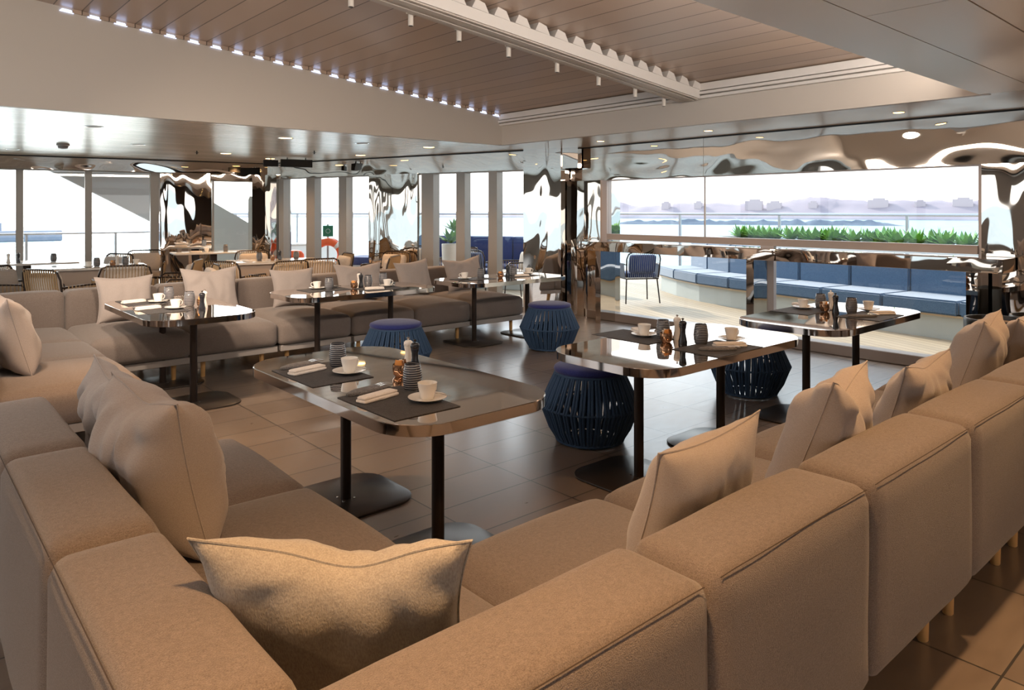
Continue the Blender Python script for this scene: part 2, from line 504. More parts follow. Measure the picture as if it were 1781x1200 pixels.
# low ceiling, four slabs round the raised roof; OX..: opening
OX1, OY0, OY1, OX0 = 6.35, 1.79, 7.46, -2.2
mb = MB()
mb.box(-3.2, OX1, OY1, 15.2, CLR_Z, CLR_Z + 0.05)
mb.build('ceiling', 'gloss_planks', smooth=0)['kind'] = 'structure'
mb = MB()
mb.box(OX1, 7.9, -5.2, 15.2, CLR_Z, CLR_Z + 0.05)
M['ceil_strip'] = mat('ceiling_satin', (0.52, 0.44, 0.37), 0.25, 0.2)
mb.build('ceiling', 'ceil_strip', smooth=0)['kind'] = 'structure'
mb = MB()
M['ceil_right'] = mat('ceiling_lacquer', (0.72, 0.66, 0.58), 0.30, 0.1)
mb.box(-3.2, 3.395, 1.425, OY0, CLR_Z, CLR_Z + 0.05)
mb.box(3.395, OX1, 1.425, OY0, CLR_Z, CLR_Z + 0.05)
for a, b in ((-3.2, 0.0), (0.006, 3.395), (3.401, OX1)):
    mb.box(a, b, 1.02, 1.419, CLR_Z, CLR_Z + 0.05)
    mb.box(a, b, -5.2, 1.012, CLR_Z, CLR_Z + 0.05)
mb.box(-3.2, OX0, OY0, OY1, CLR_Z, CLR_Z + 0.05)
mb.build('ceiling', 'ceil_right', smooth=0)['kind'] = 'structure'
mb = MB(); mb.box(-3.2, OX1, -5.2, 1.43, CLR_Z + 0.055, CLR_Z + 0.08)
mb.build('ceiling', 'black', smooth=0)['kind'] = 'structure'
# soffit faces
mb = MB()
mb.box(OX0, OX1 + 0.05, OY1 - 0.003, OY1 + 0.06, CLR_Z - 0.002, 4.0)
mb.box(OX1 - 0.003, OX1 + 0.06, OY0 - 0.06, OY1 + 0.06, CLR_Z - 0.002, 3.0)
mb.box(OX0, OX1 + 0.05, OY0 - 0.06, OY0 + 0.003, CLR_Z + 0.003, 4.0)
mb.box(OX0 - 0.06, OX0, OY0 - 0.06, OY1 + 0.06, CLR_Z, 4.0)
mb.build('trim_1', 'white', smooth=0)['kind'] = 'structure'
# sloping planked roof
mb = MB()
za, zb = roof_z(OX0 - 0.1), roof_z(OX1 + 0.1)
mb.grid_faces([[(OX0 - .1, OY0 - .1, za), (OX1 + .1, OY0 - .1, zb), (OX1 + .1, OY1 + .0, zb), (OX0 - .1, OY1 + .0, za)],
               [(OX0 - .1, OY0 - .1, za + .05), (OX1 + .1, OY0 - .1, zb + .05), (OX1 + .1, OY1 + .0, zb + .05), (OX0 - .1, OY1 + .0, za + .05)]], True, True)
mb.build('ceiling', 'planks', smooth=0)['kind'] = 'structure'
# cornice rails on the far face of the recess
mb = MB()
mb.box(OX1 - 0.05, OX1, OY0, OY1, 2.725, 2.80, 0.004, 1)
mb.box(OX1 - 0.065, OX1, OY0, OY1, 2.685, 2.715, 0.004, 1)
mb.box(OX1 - 0.045, OX1, OY0, OY1, 2.645, 2.675, 0.004, 1)
mb.build('trim_2', 'beam_white', smooth=0)['kind'] = 'structure'
# scalloped cove light at the top of the left soffit
cove = thing('cove_light', 'pale blue cove light glowing in scallops along the left edge of the planked ceiling', 'light', (0, OY1, 0))
x = 5.06 - 0.2175 * 18 + 0.10
while x < OX1 - 0.05:
    z = roof_z(x)
    mb = MB(); mb.grid_faces([[(x - .035, -0.012, z - .012), (x + .035, -0.012, z - .019), (x + .035, -0.002, z - .019), (x - .035, -0.002, z - .012)],
                   [(x - .055, -0.012, z - .034), (x + .055, -0.012, z - .045), (x + .055, -0.002, z - .045), (x - .055, -0.002, z - .034)]], True, True)
    mb.build('light_scallop', 'cove_light', cove, 0)
    a, b = x + 0.05, x + 0.2175 - 0.05
    mt = MB(); mt.grid_faces([[(a, -0.03, roof_z(a) - .002), (b, -0.03, roof_z(b) - .002), (b, -0.001, roof_z(b) - .002), (a, -0.001, roof_z(a) - .002)],
                   [(a - .012, -0.03, roof_z(a) - .035), (b + .012, -0.03, roof_z(b) - .035), (b + .012, -0.001, roof_z(b) - .035), (a - .012, -0.001, roof_z(a) - .035)]], True, True)
    mt.build('strip_cover', 'planks', cove, 0)
    x += 0.2175
# added unseen fill lights on the near soffit and camera end wash the planks
def fill_wash(nm, loc, rot, lx, ly, e):
    l = bpy.data.lights.new(nm, 'AREA'); l.shape = 'RECTANGLE'; l.size = lx; l.size_y = ly; l.energy = e; l.color = (1.0, 0.88, 0.77)
    o = bpy.data.objects.new(nm, l); COL.objects.link(o); o.location = loc; o.rotation_euler = rot; return o
fill_wash('fill_wash', ((OX0 + OX1) / 2, OY0 + 0.05, 2.62), (R(105), 0, 0), 8.0, 0.12, 68)
fill_wash('fill_wash', (OX0 + 0.06, (OY0 + OY1) / 2, 2.62), (R(105), 0, R(-90)), 5.4, 0.12, 30)
# walls behind the camera and to the left (unseen; openings cut for fill daylight)
mb = MB()
mb.box(-3.32, 7.9, -5.35, -5.2, 0, 0.55); mb.box(-3.32, 7.9, -5.35, -5.2, 2.12, 2.5)
for x0_, x1_ in ((-3.3, -1.5), (-0.3, 0.7), (3.6, 7.9)): mb.box(x0_, x1_, -5.35, -5.2, 0.55, 2.12)
mb.build('wall_back', 'dark_wall', smooth=0)['kind'] = 'structure'
mb = MB()
mb.box(-3.35, -3.2, -5.2, 15.2, 0, 0.5); mb.box(-3.35, -3.2, -5.2, 15.2, 2.15, 2.5)
for y0_, y1_ in ((-5.2, -1.6), (-0.8, 1.6), (2.4, 4.4), (6.3, 6.44), (8.6, 8.74), (10.9, 11.04), (13.2, 13.34)): mb.box(-3.35, -3.2, y0_, y1_, 0.5, 2.15)
mb.build('wall_left', 'mullion', smooth=0)['kind'] = 'structure'

# right wall X = 7.5
XW = 7.5
mb = MB()
mb.box(XW, XW + 0.12, -5.2, 7.56, 1.92, CLR_Z)
mb.build('wall_right', 'steel_band', smooth=0)['kind'] = 'structure'
mb = MB(); mb.box(XW - 0.001, XW + 0.119, 5.035 - .004, 5.035, 1.92, CLR_Z)
mb.build('trim_3', 'mullion', smooth=0)['kind'] = 'structure'
struct(MB().box(XW, XW + 0.12, -5.2, 2.10, 0, 1.919).build('wall_right', 'steel', smooth=0))
# window of the right wall: frame, panes
win1 = struct(bpy.data.objects.new('window_1', None)); COL.objects.link(win1)
fm = MB()
fm.box(XW + 0.0, XW + 0.10, 6.58, 6.68, 0.1, 1.92)
fm.box(XW + 0.02, XW + 0.10, 2.10, 2.13, 0.1, 1.92)
fm.box(XW + 0.02, XW + 0.06, 2.13, 6.58, 1.905, 1.92)
fm.build('frame_post', 'mullion_pale', win1, 0)
MB().box(XW + 0.0, XW + 0.07, 2.13, 6.58, 1.10, 1.18).build('transom', 'bar_frame', win1, 0)
MB().box(XW + 0.03, XW + 0.05, 5.03, 5.045, 1.18, 1.905).build('mullion', 'mullion_pale', win1, 0)
fm = MB(); fm.box(XW + 0.0, XW + 0.06, 4.12, 4.28, 0.1, 1.10)
fm.build('lower_mullion', 'mullion_pale', win1, 0)
MB().box(XW + 0.034, XW + 0.040, 2.13, 6.58, 0.1, 1.905).build('pane', 'glass', win1, 0)
MB().box(XW - 0.06, XW + 0.12, 2.10, 6.9, 0.0, 0.11, 0.006, 1).build('sill', 'bar_frame', win1, 0)
# mirror pillar between right wall and angled wall
struct(MB().box(XW - 0.02, XW + 0.4, 6.68, 7.50, 0, 1.92).build('wall_pillar', 'steel', smooth=0))
mb = MB(); mb.box(XW - 0.10, XW - 0.02, 7.28, 7.42, 0, CLR_Z); mb.box(XW - 0.06, XW - 0.02, 6.95, 7.20, 0, 1.92)
struct(mb.build('wall_pillar', 'steel_flat', smooth=0))

# angled wall A2 -> B2 and far wall B2 -> C3
def w2(y):  # point on angled wall at given Y
    t = (y - A2.y) / (B2.y - A2.y); return A2 + (B2 - A2) * t
def w3(x):
    t = (x - B2.x) / D3.x; return B2 + D3 * t
mb = MB(); mb.obox(w2(13.30), w2(7.0), 0, 0.12, 2.10, CLR_Z)
mb.build('wall_far_right', 'steel_band', smooth=0)['kind'] = 'structure'
mb = MB(); mb.obox(w3(-3.2), w3(5.5), 0, 0.12, 2.17, CLR_Z)
mb.build('wall_far', 'steel_band', smooth=0)['kind'] = 'structure'
mb = MB()
mb.obox(w2(7.85), w2(7.25), -0.02, 0.35, 0, CLR_Z)
mb.obox(w2(10.77), w2(9.75), -0.05, 0.35, 0, 2.10)
mb.build('wall_column', 'steel', smooth=0)['kind'] = 'structure'
mb = MB()
mb.obox(w2(13.5), w2(13.0), -0.05, 0.3, 0, 2.17)
mb.obox(w3(3.68), w3(4.51), -0.05, 0.35, 0, 2.17)
mb.obox(w3(5.22), w3(5.50), -0.02, 0.3, 0, 2.17)
mb.build('wall_column', 'steel', smooth=0)['kind'] = 'structure'
# windows: list of (wall fn, start, end, ztop)
def window(nm, fn, a, b, ztop, mulls, zb=0.08):
    w = struct(bpy.data.objects.new(nm, None)); COL.objects.link(w)
    MB().obox(fn(a), fn(b), 0.05, 0.056, zb, ztop).build('pane', 'glass', w, 0)
    f = MB(); f.obox(fn(a), fn(b), 0.0, 0.1, 0, zb); f.obox(fn(a), fn(b), 0.0, 0.1, ztop - 0.02, ztop + 0.001)
    f.build('sill', 'mullion', w, 0)
    for (p, q, deep) in mulls:
        g = MB(); g.obox(fn(p), fn(q), -0.06 if deep else -0.02, 0.10, zb, ztop - 0.02)
        g.build('mullion', 'mullion', w, 0)
    return w
window('window_2', w2, 9.73, 7.86, 2.10, [(8.42, 8.27, 1), (9.0, 8.84, 1), (9.66, 9.43, 1)])
window('window_3', w2, 13.0, 10.78, 2.10, [(11.44, 11.26, 1), (12.22, 12.01, 1), (12.92, 12.80, 1)])
window('window_4', w3, 4.52, 5.22, 2.05, [(4.53, 4.56, 0)])
window('window_5', w3, 1.68, 3.67, 2.17, [(3.53, 3.66, 1), (2.56, 2.66, 1)])
window('window_6', w3, -3.2, 1.68, 2.17, [(1.62, 1.72, 1), (0.6, 0.7, 1), (-0.4, -0.3, 1), (-1.4, -1.3, 1), (-2.4, -2.3, 1)])
struct(MB().obox(w3(4.51), w3(5.25), -0.0, 0.1, 2.05, 2.17).build('trim_4', 'steel_flat', smooth=0))
# thin dark joint where the ceiling meets the mirror band
mb = MB(); mb.obox(w2(13.25), w2(7.3), -0.012, -0.001, CLR_Z - 0.018, CLR_Z - 0.001); mb.obox(w3(-3.2), w3(5.45), -0.012, -0.001, CLR_Z - 0.018, CLR_Z - 0.001)
mb.box(XW - 0.012, XW - 0.001, -5.2, 7.2, CLR_Z - 0.014, CLR_Z - 0.001)
mb.build('trim_5', 'black', smooth=0)['kind'] = 'structure'

# ------------------------------------------------------------------ ceiling beam with spots
BY = 4.44
def sbox(mbb, x0, x1, y0, y1, d0, d1):
    """box that follows the roof slope: d0,d1 = drop below the roof"""
    mbb.grid_faces([[(x0, y0, roof_z(x0) - d1), (x1, y0, roof_z(x1) - d1), (x1, y1, roof_z(x1) - d1), (x0, y1, roof_z(x0) - d1)],
                    [(x0, y0, roof_z(x0) - d0), (x1, y0, roof_z(x1) - d0), (x1, y1, roof_z(x1) - d0), (x0, y1, roof_z(x0) - d0)]], True, True)
beam = thing('ceiling_beam', 'long pale lighting beam with grooves running under the sloping planked ceiling', 'beam', (0, BY, 0))
X0b = -1.5
g = MB()
sbox(g, X0b, 6.30, -0.17, 0.10, 0.075, 0.165)
g.build('beam_body', 'beam_white', beam, 0)
g = MB()
for i, (y0, y1, d) in enumerate(((-0.150, -0.125, 0.175), (-0.105, -0.035, 0.180), (-0.020, 0.005, 0.175), (0.015, 0.060, 0.180), (0.070, 0.095, 0.175))):
    sbox(g, X0b, 6.30, y0, y1, 0.160, d)
g.build('track_rail', 'white', beam, 0)
g = MB()
for i, y in enumerate((-0.115, -0.0275, 0.010)):
    sbox(g, X0b, 6.30, y - 0.006, y + 0.006, 0.160, 0.168)
g.build('track_slot', 'black', beam, 0)
x = 5.06 - 0.2175 * 18
while x < 6.2:
    g = MB()
    g.grid_faces([[(x + .02, -0.175, roof_z(x) - .075), (x + .185, -0.175, roof_z(x + .2) - .075), (x + .185, 0.02, roof_z(x + .2) - .07), (x + .02, 0.02, roof_z(x) - .07)],
                  [(x + .06, -0.175, roof_z(x) - .004), (x + .145, -0.175, roof_z(x + .2) - .004), (x + .145, 0.02, roof_z(x + .2) - .004), (x + .06, 0.02, roof_z(x) - .004)]], True, True)
    g.build('cover_block', 'beam_white', beam, 0)
    x += 0.2175
spot_names = ['nearest the camera', 'second from the camera', 'third from the camera', 'fourth from the camera', 'fifth from the camera', 'third from the far end', 'second from the far end', 'at the far end of the beam']
spot0 = None
for i, x in enumerate((2.494, 2.994, 3.447, 3.968, 4.542, 5.094, 5.634, 6.10)):
    if spot0 is None:
        s_ = thing('track_spotlight', '', 'spotlight')
        g = MB(); g.cyl(0, 0, -0.085, 0.0, 0.020, 16); g.build('lamp_body', 'spot_white', s_)
        g = MB(); g.cyl(0, 0, -0.0862, -0.083, 0.0165, 16); g.build('lens', 'black', s_)
        g = MB(); g.box(-0.035, 0.035, -0.012, 0.012, 0.0, 0.018, 0.003, 1); g.build('track_adapter', 'spot_white', s_)
        spot0 = s_
    else:
        s_ = copy_tree(spot0)
    s_.location = (x, BY + 0.13, roof_z(x) - 0.165)
    tag(s_, f'small white cylinder spotlight under the ceiling beam, {spot_names[i]}', 'spotlight', 'track spotlights on the ceiling beam')
    g = MB(); 
for x_ in (1.75, 0.6):
    s_ = copy_tree(spot0); s_.location = (x_, BY + 0.13, roof_z(x_) - 0.165)
    tag(s_, 'lit white spotlight on the ceiling beam, ' + ('first' if x_ > 1 else 'second') + ' one beyond the top picture edge', 'spotlight', 'track spotlights on the ceiling beam')
    l = bpy.data.lights.new('spot_lamp', 'SPOT'); l.energy = 130; l.color = LAMP_WARM; l.spot_size = R(64); l.spot_blend = 0.7; l.shadow_soft_size = 0.03
    o = bpy.data.objects.new('lamp_glow', l); COL.objects.link(o); o.parent = s_; o.location = (0, 0, -0.10)
for i_, (x_, tx, ty) in enumerate(((1.25, 2.6, 7.3), (0.1, 1.4, 6.9), (-0.6, 4.6, 7.3))):  # unseen spotlights added on the beam to brighten the far sofa
    s_ = copy_tree(spot0); s_.location = (x_, BY + 0.13, roof_z(x_) - 0.165)
    d_ = Vector((tx, ty, 0.5)) - s_.location
    tag(s_, 'added unseen fill spotlight on the beam aimed at the far sofa, ' + ('right', 'middle', 'left')[i_] + ' one', 'spotlight', 'track spotlights on the ceiling beam')
    l = bpy.data.lights.new('spot_lamp', 'SPOT'); l.energy = 230; l.color = (1.0, 0.80, 0.62); l.spot_size = R(62); l.spot_blend = 0.9; l.shadow_soft_size = 0.12
    o = bpy.data.objects.new('lamp_glow', l); COL.objects.link(o); o.parent = s_; o.location = (0, 0, -0.12); o.rotation_euler = d_.to_track_quat('-Z', 'Y').to_euler()
# ------------------------------------------------------------------ ceiling fixtures
def downlight(x, y, lit, lab, r=0.075, en=75):
    t = thing('ceiling_downlight', lab, 'downlight', (x, y, CLR_Z), 0, 'recessed ceiling lights')
    g = MB(); g.lathe([(r, 0.0), (r * 1.25, -0.004), (r * 1.25, 0.0)], 20); g.build('trim_ring', 'chrome', t)
    g = MB(); g.cyl(0, 0, -0.0025, -0.0005, r, 20); g.build('diffuser', 'lamp_warm' if lit else 'rail', t)
    if lit:
        l = bpy.data.lights.new('downlight_lamp', 'SPOT'); l.energy = en; l.color = LAMP_WARM
        l.spot_size = R(125); l.spot_blend = 0.8; l.shadow_soft_size = 0.07
        o = bpy.data.objects.new('lamp_glow', l); COL.objects.link(o); o.parent = t; o.location = (0, 0, -0.02)
    return t
downlight(3.738, 8.48, 1, 'warm lit downlight in the glossy ceiling above the middle of the far sofa')
downlight(5.796, 8.385, 1, 'warm lit downlight in the glossy ceiling above the right end of the far sofa')
downlight(5.812, 10.335, 1, 'warm lit downlight in front of the wavy mirror column')
downlight(5.03, 12.05, 1, 'warm lit downlight by the corner of the two window walls')
downlight(4.05, 11.4, 1, 'warm lit downlight between the far corner and the black hanging box')
downlight(1.695, 8.66, 0, 'unlit ceiling downlight above the far left sofa corner')
downlight(1.44, 12.65, 0, 'unlit ceiling downlight close to the left windows')
downlight(2.60, 10.60, 0, 'unlit ceiling downlight left of the ceiling sprinkler')
downlight(4.786, 8.465, 0, 'unlit ceiling downlight between two lit ones above the far sofa')
NEARL = []
for x in (-1.6, 0.6, 2.8, 5.0):
    for y in (-3.2, -1.0, 0.75):
        NEARL.append((x, y))
for (x, y) in NEARL:
    en = (120 if x < 2 else 85) if y > 0 else 50
    t = downlight(x, y, 1, f'warm recessed downlight behind the camera, {["far left", "left", "middle", "right"][int((x + 1.6) / 2.2 + .5)]} column, {"nearest" if y > 0 else "middle" if y > -2 else "rearmost"} row', en=en)
for y in (-1.0, 0.5, 2.6, 4.6, 6.2):
    downlight(6.95, y, 1, f'{["fifth", "fourth", "third", "second", "first"][[-1.0, 0.5, 2.6, 4.6, 6.2].index(y)]} small ceiling downlight along the right window, counted from the steel pillar', r=0.045, en=30)
# smoke detector, sprinklers, hanging black boxes
t = thing('smoke_detector', 'round brown smoke detector under the glossy ceiling at upper left', 'detector', (1.83, 11.2, CLR_Z))
g = MB(); g.lathe([(0.02, 0), (0.075, 0.0), (0.08, -0.02), (0.06, -0.03)], 20); g.build('base', 'white', t)
g = MB(); g.lathe([(0.062, -0.028), (0.058, -0.055), (0.03, -0.066), (0.0, -0.067)], 20); g.build('cap', 'rail', t)
for i, (x, y, lb) in enumerate(((3.55, 11.2, 'ceiling sprinkler above the far chairs at left'), (4.85, 10.0, 'ceiling sprinkler above the far chairs beside the black hanging boxes'))):
    t = thing('ceiling_sprinkler', lb, 'sprinkler', (x, y, CLR_Z), 0, 'ceiling sprinklers')
    g = MB(); g.cyl(0, 0, -0.045, 0, 0.008, 8); g.build('pipe', 'black', t)
    g = MB(); g.cyl(0, 0, -0.03, -0.026, 0.028, 12); g.cyl(0, 0, -0.05, -0.046, 0.014, 10); g.build('deflector', 'black', t)
t = thing('hanging_display', 'small black box hanging from the ceiling, the wider one of the pair', 'display', (5.28, 11.55, CLR_Z), R(-16), 'black boxes hung from the ceiling')
g = MB(); g.box(-0.26, 0.26, -0.03, 0.03, -0.16, -0.03, 0.005, 1); g.build('housing', 'black', t)
g = MB(); g.cyl(-0.15, 0, -0.03, 0, 0.008, 8); g.cyl(0.15, 0, -0.03, 0, 0.008, 8); g.build('bracket', 'black', t)
t = thing('hanging_display', 'small black box hanging from the ceiling, the narrower one on the left', 'display', (5.0, 11.95, CLR_Z), R(-16), 'black boxes hung from the ceiling')
g = MB(); g.box(-0.12, 0.12, -0.03, 0.03, -0.14, -0.03, 0.005, 1); g.build('housing', 'black', t)
g = MB(); g.cyl(0, 0, -0.03, 0, 0.008, 8); g.build('bracket', 'black', t)

# ------------------------------------------------------------------ sectional sofa modules
SEAT_Z0, SEAT_Z1, BACK_Z0, BACK_Z1 = 0.205, 0.435, 0.20, 0.755
mod_i = 0
def sofa_module(label, x0, x1, y0, y1, backs, group, seam=False, seat_n=14):
    """backs: string of sides with a back: W (x0) E S (y0) N (y1)"""
    global mod_i
    mod_i += 1
    cx, cy = (x0 + x1) / 2, (y0 + y1) / 2
    t = thing('sofa_module', label, 'sofa', (cx, cy, 0), 0, group)
    X0, X1, Y0, Y1 = x0 - cx, x1 - cx, y0 - cy, y1 - cy
    T = 0.245; gp = 0.004
    sx0 = X0 + (T - .02 if 'W' in backs else gp); sx1 = X1 - gp
    sy0 = Y0 + (T - .02 if 'S' in backs else gp); sy1 = Y1 - (T - .02 if 'N' in backs else gp)
    g = MB(); g.puff(sx0, sx1, sy0, sy1, SEAT_Z0, SEAT_Z1, 0.055, 0.045, 0.022, seat_n, 7, mod_i)
    g.build('seat_cushion', 'sofa', t, 60)
    for bnum, s in enumerate(backs):
        if s == 'W': b = (X0, X0 + T, Y0 + gp + (T if 'S' in backs else 0), Y1 - gp - (T if 'N' in backs and False else 0))
        if s == 'S': b = (X0 + gp, X1 - gp, Y0, Y0 + T)
        if s == 'N': b = (X0 + gp + (T if 'W' in backs else 0), X1 - gp, Y1 - T, Y1)
        g = MB(); g.puff(*b, BACK_Z0, BACK_Z1, 0.042, 0.012, 0.010, 14, 9, mod_i + 31 * bnum, 0.006)
        bo = g.build('backrest', 'sofa', t, 60)
        if seam:
            g = MB(); z = BACK_Z1 - 0.010; e = 0.010
            if s == 'S': pts = [(b[0] + e * 2.5, b[2] + e, z)] + [(b[0] + (b[1] - b[0]) * q / 10, b[2] + e - 0.010 * (1 - (q / 5 - 1) ** 2) * 0.2, z + .002) for q in range(1, 10)] + [(b[1] - e * 2.5, b[2] + e, z)]
            elif s == 'W': pts = [(b[0] + e, b[2] + (b[3] - b[2]) * q / 10, z) for q in range(0, 11)]
            else: pts = None
            if pts: g.tube(pts, 0.0012, 5); g.build('seam', 'stitch', bo)
    g = MB(); g.box(X0 + 0.03, X1 - 0.03 if False else X1 - 0.004, Y0 + (0.10 if 'S' in backs else 0.035), Y1 - 0.035, 0.15, 0.206, 0.004, 1); g.build('base_rail', 'rail', t, 0)
    lx = 0.10; ins = 0.125
    for (a, b) in ((X0 + ins, Y0 + ins), (X1 - ins, Y0 + ins), (X0 + ins, Y1 - ins), (X1 - ins, Y1 - ins)):
        g = MB(); g.lathe([(0.016, 0.0), (0.019, 0.004), (0.0225, 0.151)], 14, a, b, True, True); g.build('leg', 'oak', t)
    return t
# near group: corner, left row along Y, right row along X
G1 = 'near sectional sofa modules'
sofa_module('corner module of the near sofa holding the big linen pillow', 0.265, 1.27, 0.82, 1.84, 'WS', G1, True, 18)
sofa_module('near left sofa module with the large grey pillow leaning on it', 0.265, 1.27, 1.84, 2.64, 'W', G1, True)
sofa_module('end module of the near left sofa row, furthest from the corner', 0.265, 1.27, 2.64, 3.44, 'W', G1, True)
rl = ['near right sofa module next to the corner, with a pillow at its right end', 'second module of the near right sofa from the corner', 'third module of the near right sofa from the corner, two pale pillows beside it',
      'fourth module of the near right sofa, cut by the right picture edge', 'far end module of the near right sofa, mostly behind pillows']
xs = [1.27, 2.03, 2.86, 3.68, 4.48, 5.28]
for i in range(5):
    sofa_module(rl[i], xs[i], xs[i + 1], 0.82, 1.84, 'S', G1, True)
# far group
G2 = 'far sectional sofa modules'
sofa_module('open end module of the far left sofa facing the camera', 0.265, 1.27, 5.0, 5.95, 'W', G2)
sofa_module('middle module of the far left sofa row beside the left picture edge', 0.265, 1.27, 5.95, 6.75, 'W', G2)
sofa_module('corner module of the far sofa at the left', 0.265, 1.27, 6.75, 7.90, 'WN', G2)
fl_ = ['far sofa module right of the corner, with a pillow behind the left table', 'far sofa module below the widest grey pillow', 'far sofa module behind the middle table, left half', 'far sofa module behind the middle table, right half',
       'far sofa module between the middle and the right far table', 'right end module of the far sofa beside the dark blue pouf']
xf = [1.27, 2.06, 2.85, 3.63, 4.40, 5.17, 6.0]
for i in range(6):
    sofa_module(fl_[i], xf[i], xf[i + 1], 6.60, 7.90, 'N', G2)

# ------------------------------------------------------------------ pillows
def pillow(label, x, y, z, yaw, lean, w=0.52, h=0.50, t=0.17, dip=0.0, seed=0, roll=0.0, m='pillow', wr=0.008, skew=0.0):
    th = thing('pillow', label, 'pillow', (x, y, z), 0, 'loose sofa pillows')
    th.rotation_euler = (Matrix.Rotation(yaw, 3, 'Z') @ Matrix.Rotation(lean, 3, 'X') @ Matrix.Rotation(roll, 3, 'Y')).to_euler()
    N = 30
    g = MB()
    def P(u, v, side):
        # u,v in -1..1
        ex = 1 - 0.13 * (1 - v * v) * abs(u) ** 3 
        ez = 1 - 0.13 * (1 - u * u) * abs(v) ** 3
        X = u * ex * w / 2
        Z = v * ez * h / 2
        top = max(0.0, (v + 1) / 2)
        dp = dip * math.exp(-((u - skew) / 0.38) ** 2) * top ** 1.5
        Z -= dp
        b = max(0.0, (1 - u ** 4) * (1 - v ** 4))
        th_ = t / 2 * b ** 0.55 * (1 - 0.35 * (u * u + v * v) / 2)
        th_ *= 1 + 0.22 * (0.5 - (v + 1) / 2)
        # creases running from the dip and the corners
        q = noise.noise(Vector((u * 2.0 + seed * 3.7, v * 2.0 - seed, seed * 1.3 + side)))
        cx_, cy_ = (u - skew), (v - 1.25)
        ang = math.atan2(cx_, -cy_)
        rad = math.hypot(cx_, cy_)
        cre = math.sin(ang * 11 + seed + 3 * q) * math.exp(-abs(rad - 0.9) * 1.6) * (1 if dip > 0 else 0.25)
        q2 = noise.noise(Vector((u * 6.0 + seed, v * 2.2 + u * 2, seed * 2.1 + side)))
        rp = math.sin((u + v * side * 0.6) * 9 + seed * 2 + 5 * q) * 0.25 + q2 * 0.8
        dY = (q * 1.6 + cre * 1.0 + rp) * wr * b ** 0.5
        return Vector((X, side * th_ + dY * (1 if b > 0 else 0), Z + h / 2))
    rows_f = [[P(-1 + 2 * i / N, -1 + 2 * j / N, 1) for i in range(N + 1)] for j in range(N + 1)]
    rows_b = [[P(-1 + 2 * i / N, -1 + 2 * j / N, -1) for i in range(N + 1)] for j in range(N + 1)]
    g.grid_faces(rows_f); g.grid_faces(rows_b)
    bmesh.ops.remove_doubles(g.bm, verts=g.bm.verts, dist=0.0004)
    g.build('cover', m, th, 80)
    g = MB()
    rim = [P(-1 + 2 * i / N, -1, 1) for i in range(N)] + [P(1, -1 + 2 * i / N, 1) for i in range(N)] + [P(1 - 2 * i / N, 1, 1) for i in range(N)] + [P(-1, 1 - 2 * i / N, 1) for i in range(N)]
    g.tube(rim, 0.0028, 5, closed=True)
    g.build('piping', m, th, 60)
    return th
LN = R(17)
ZS = 0.455
pillow('big crumpled linen pillow in the near sofa corner, dented along its top', 0.785, 1.42, 0.44, R(-42), R(26), 0.545, 0.48, 0.19, 0.045, 3, m='pillow_linen', wr=0.007, skew=0.15)
pillow('large grey pillow leaning on the near left backrest, in front of a second one', 0.71, 2.44, ZS + 0.01, R(-86), R(12), 0.58, 0.50, 0.30, 0.02, 5, skew=0.0, wr=0.012)
pillow('pillow at the end of the near left sofa, behind the large grey one', 0.72, 2.98, ZS, R(-94), R(12), 0.55, 0.48, 0.22, 0.015, 8, wr=0.012)
pillow('pale pillow on the near right sofa, nearest to the corner, orange lit edge', 1.72, 1.26, ZS, R(4), LN, 0.55, 0.46, 0.17, 0.0, 11, wr=0.008)
pillow('plump grey pillow on the near right sofa, second from the corner', 2.48, 1.28, ZS - .02, R(12), R(20), 0.58, 0.54, 0.24, 0.06, 14, R(3), wr=0.012)
pillow('pale slim pillow on the near right sofa, third from the corner', 3.33, 1.26, ZS - .015, R(2), LN, 0.56, 0.46, 0.19, 0.02, 17, wr=0.010)
pillow('plump pillow on the near right sofa in front of the black tubs', 4.46, 1.36, ZS - .01, R(8), R(18), 0.60, 0.52, 0.24, 0.04, 21, wr=0.012)
pillow('last pillow of the near right sofa, cut by the right picture edge', 5.02, 1.30, ZS, R(2), LN, 0.50, 0.46, 0.2, 0.02, 24)
fp = [(1.72, 0.50, 'square grey pillow on the far sofa behind the left table', 0, 0.42), (2.50, 0.56, 'widest grey pillow on the far sofa, standing highest behind the pepper mill', 0, 0.46),
      (3.37, 0.50, 'grey pillow on the far sofa at the left end of the middle table', 0, 0.40), (4.18, 0.62, 'low pillow on the far sofa behind the mills of the middle table', 0, 0.42),
      (4.95, 0.50, 'square pillow on the far sofa right of the middle table', R(5), 0.42), (5.72, 0.62, 'pillow on the right end of the far sofa behind the cups', R(4), 0.42)]
for i, (x, w_, lb, rl_, h_) in enumerate(fp):
    pillow(lb, x, 7.40, ZS + .005, PI, R(14), w_, h_ + 0.02, 0.15, 0.02 if i in (1, 3, 5) else 0.0, 30 + i, rl_, wr=0.006)
pillow('upright pillow on the far left sofa at the left picture edge, front one', 0.70, 5.62, ZS, R(-88), R(15), 0.58, 0.52, 0.24, 0.03, 41, wr=0.010)
pillow('pillow on the far left sofa, behind the front one at the left edge', 0.68, 6.42, ZS, R(-92), R(14), 0.55, 0.50, 0.2, 0.03, 44)
pillow('pillow on the far left sofa near the corner, half hidden by two others', 0.68, 7.0, ZS, R(-100), R(16), 0.55, 0.46, 0.18, 0.0, 47)

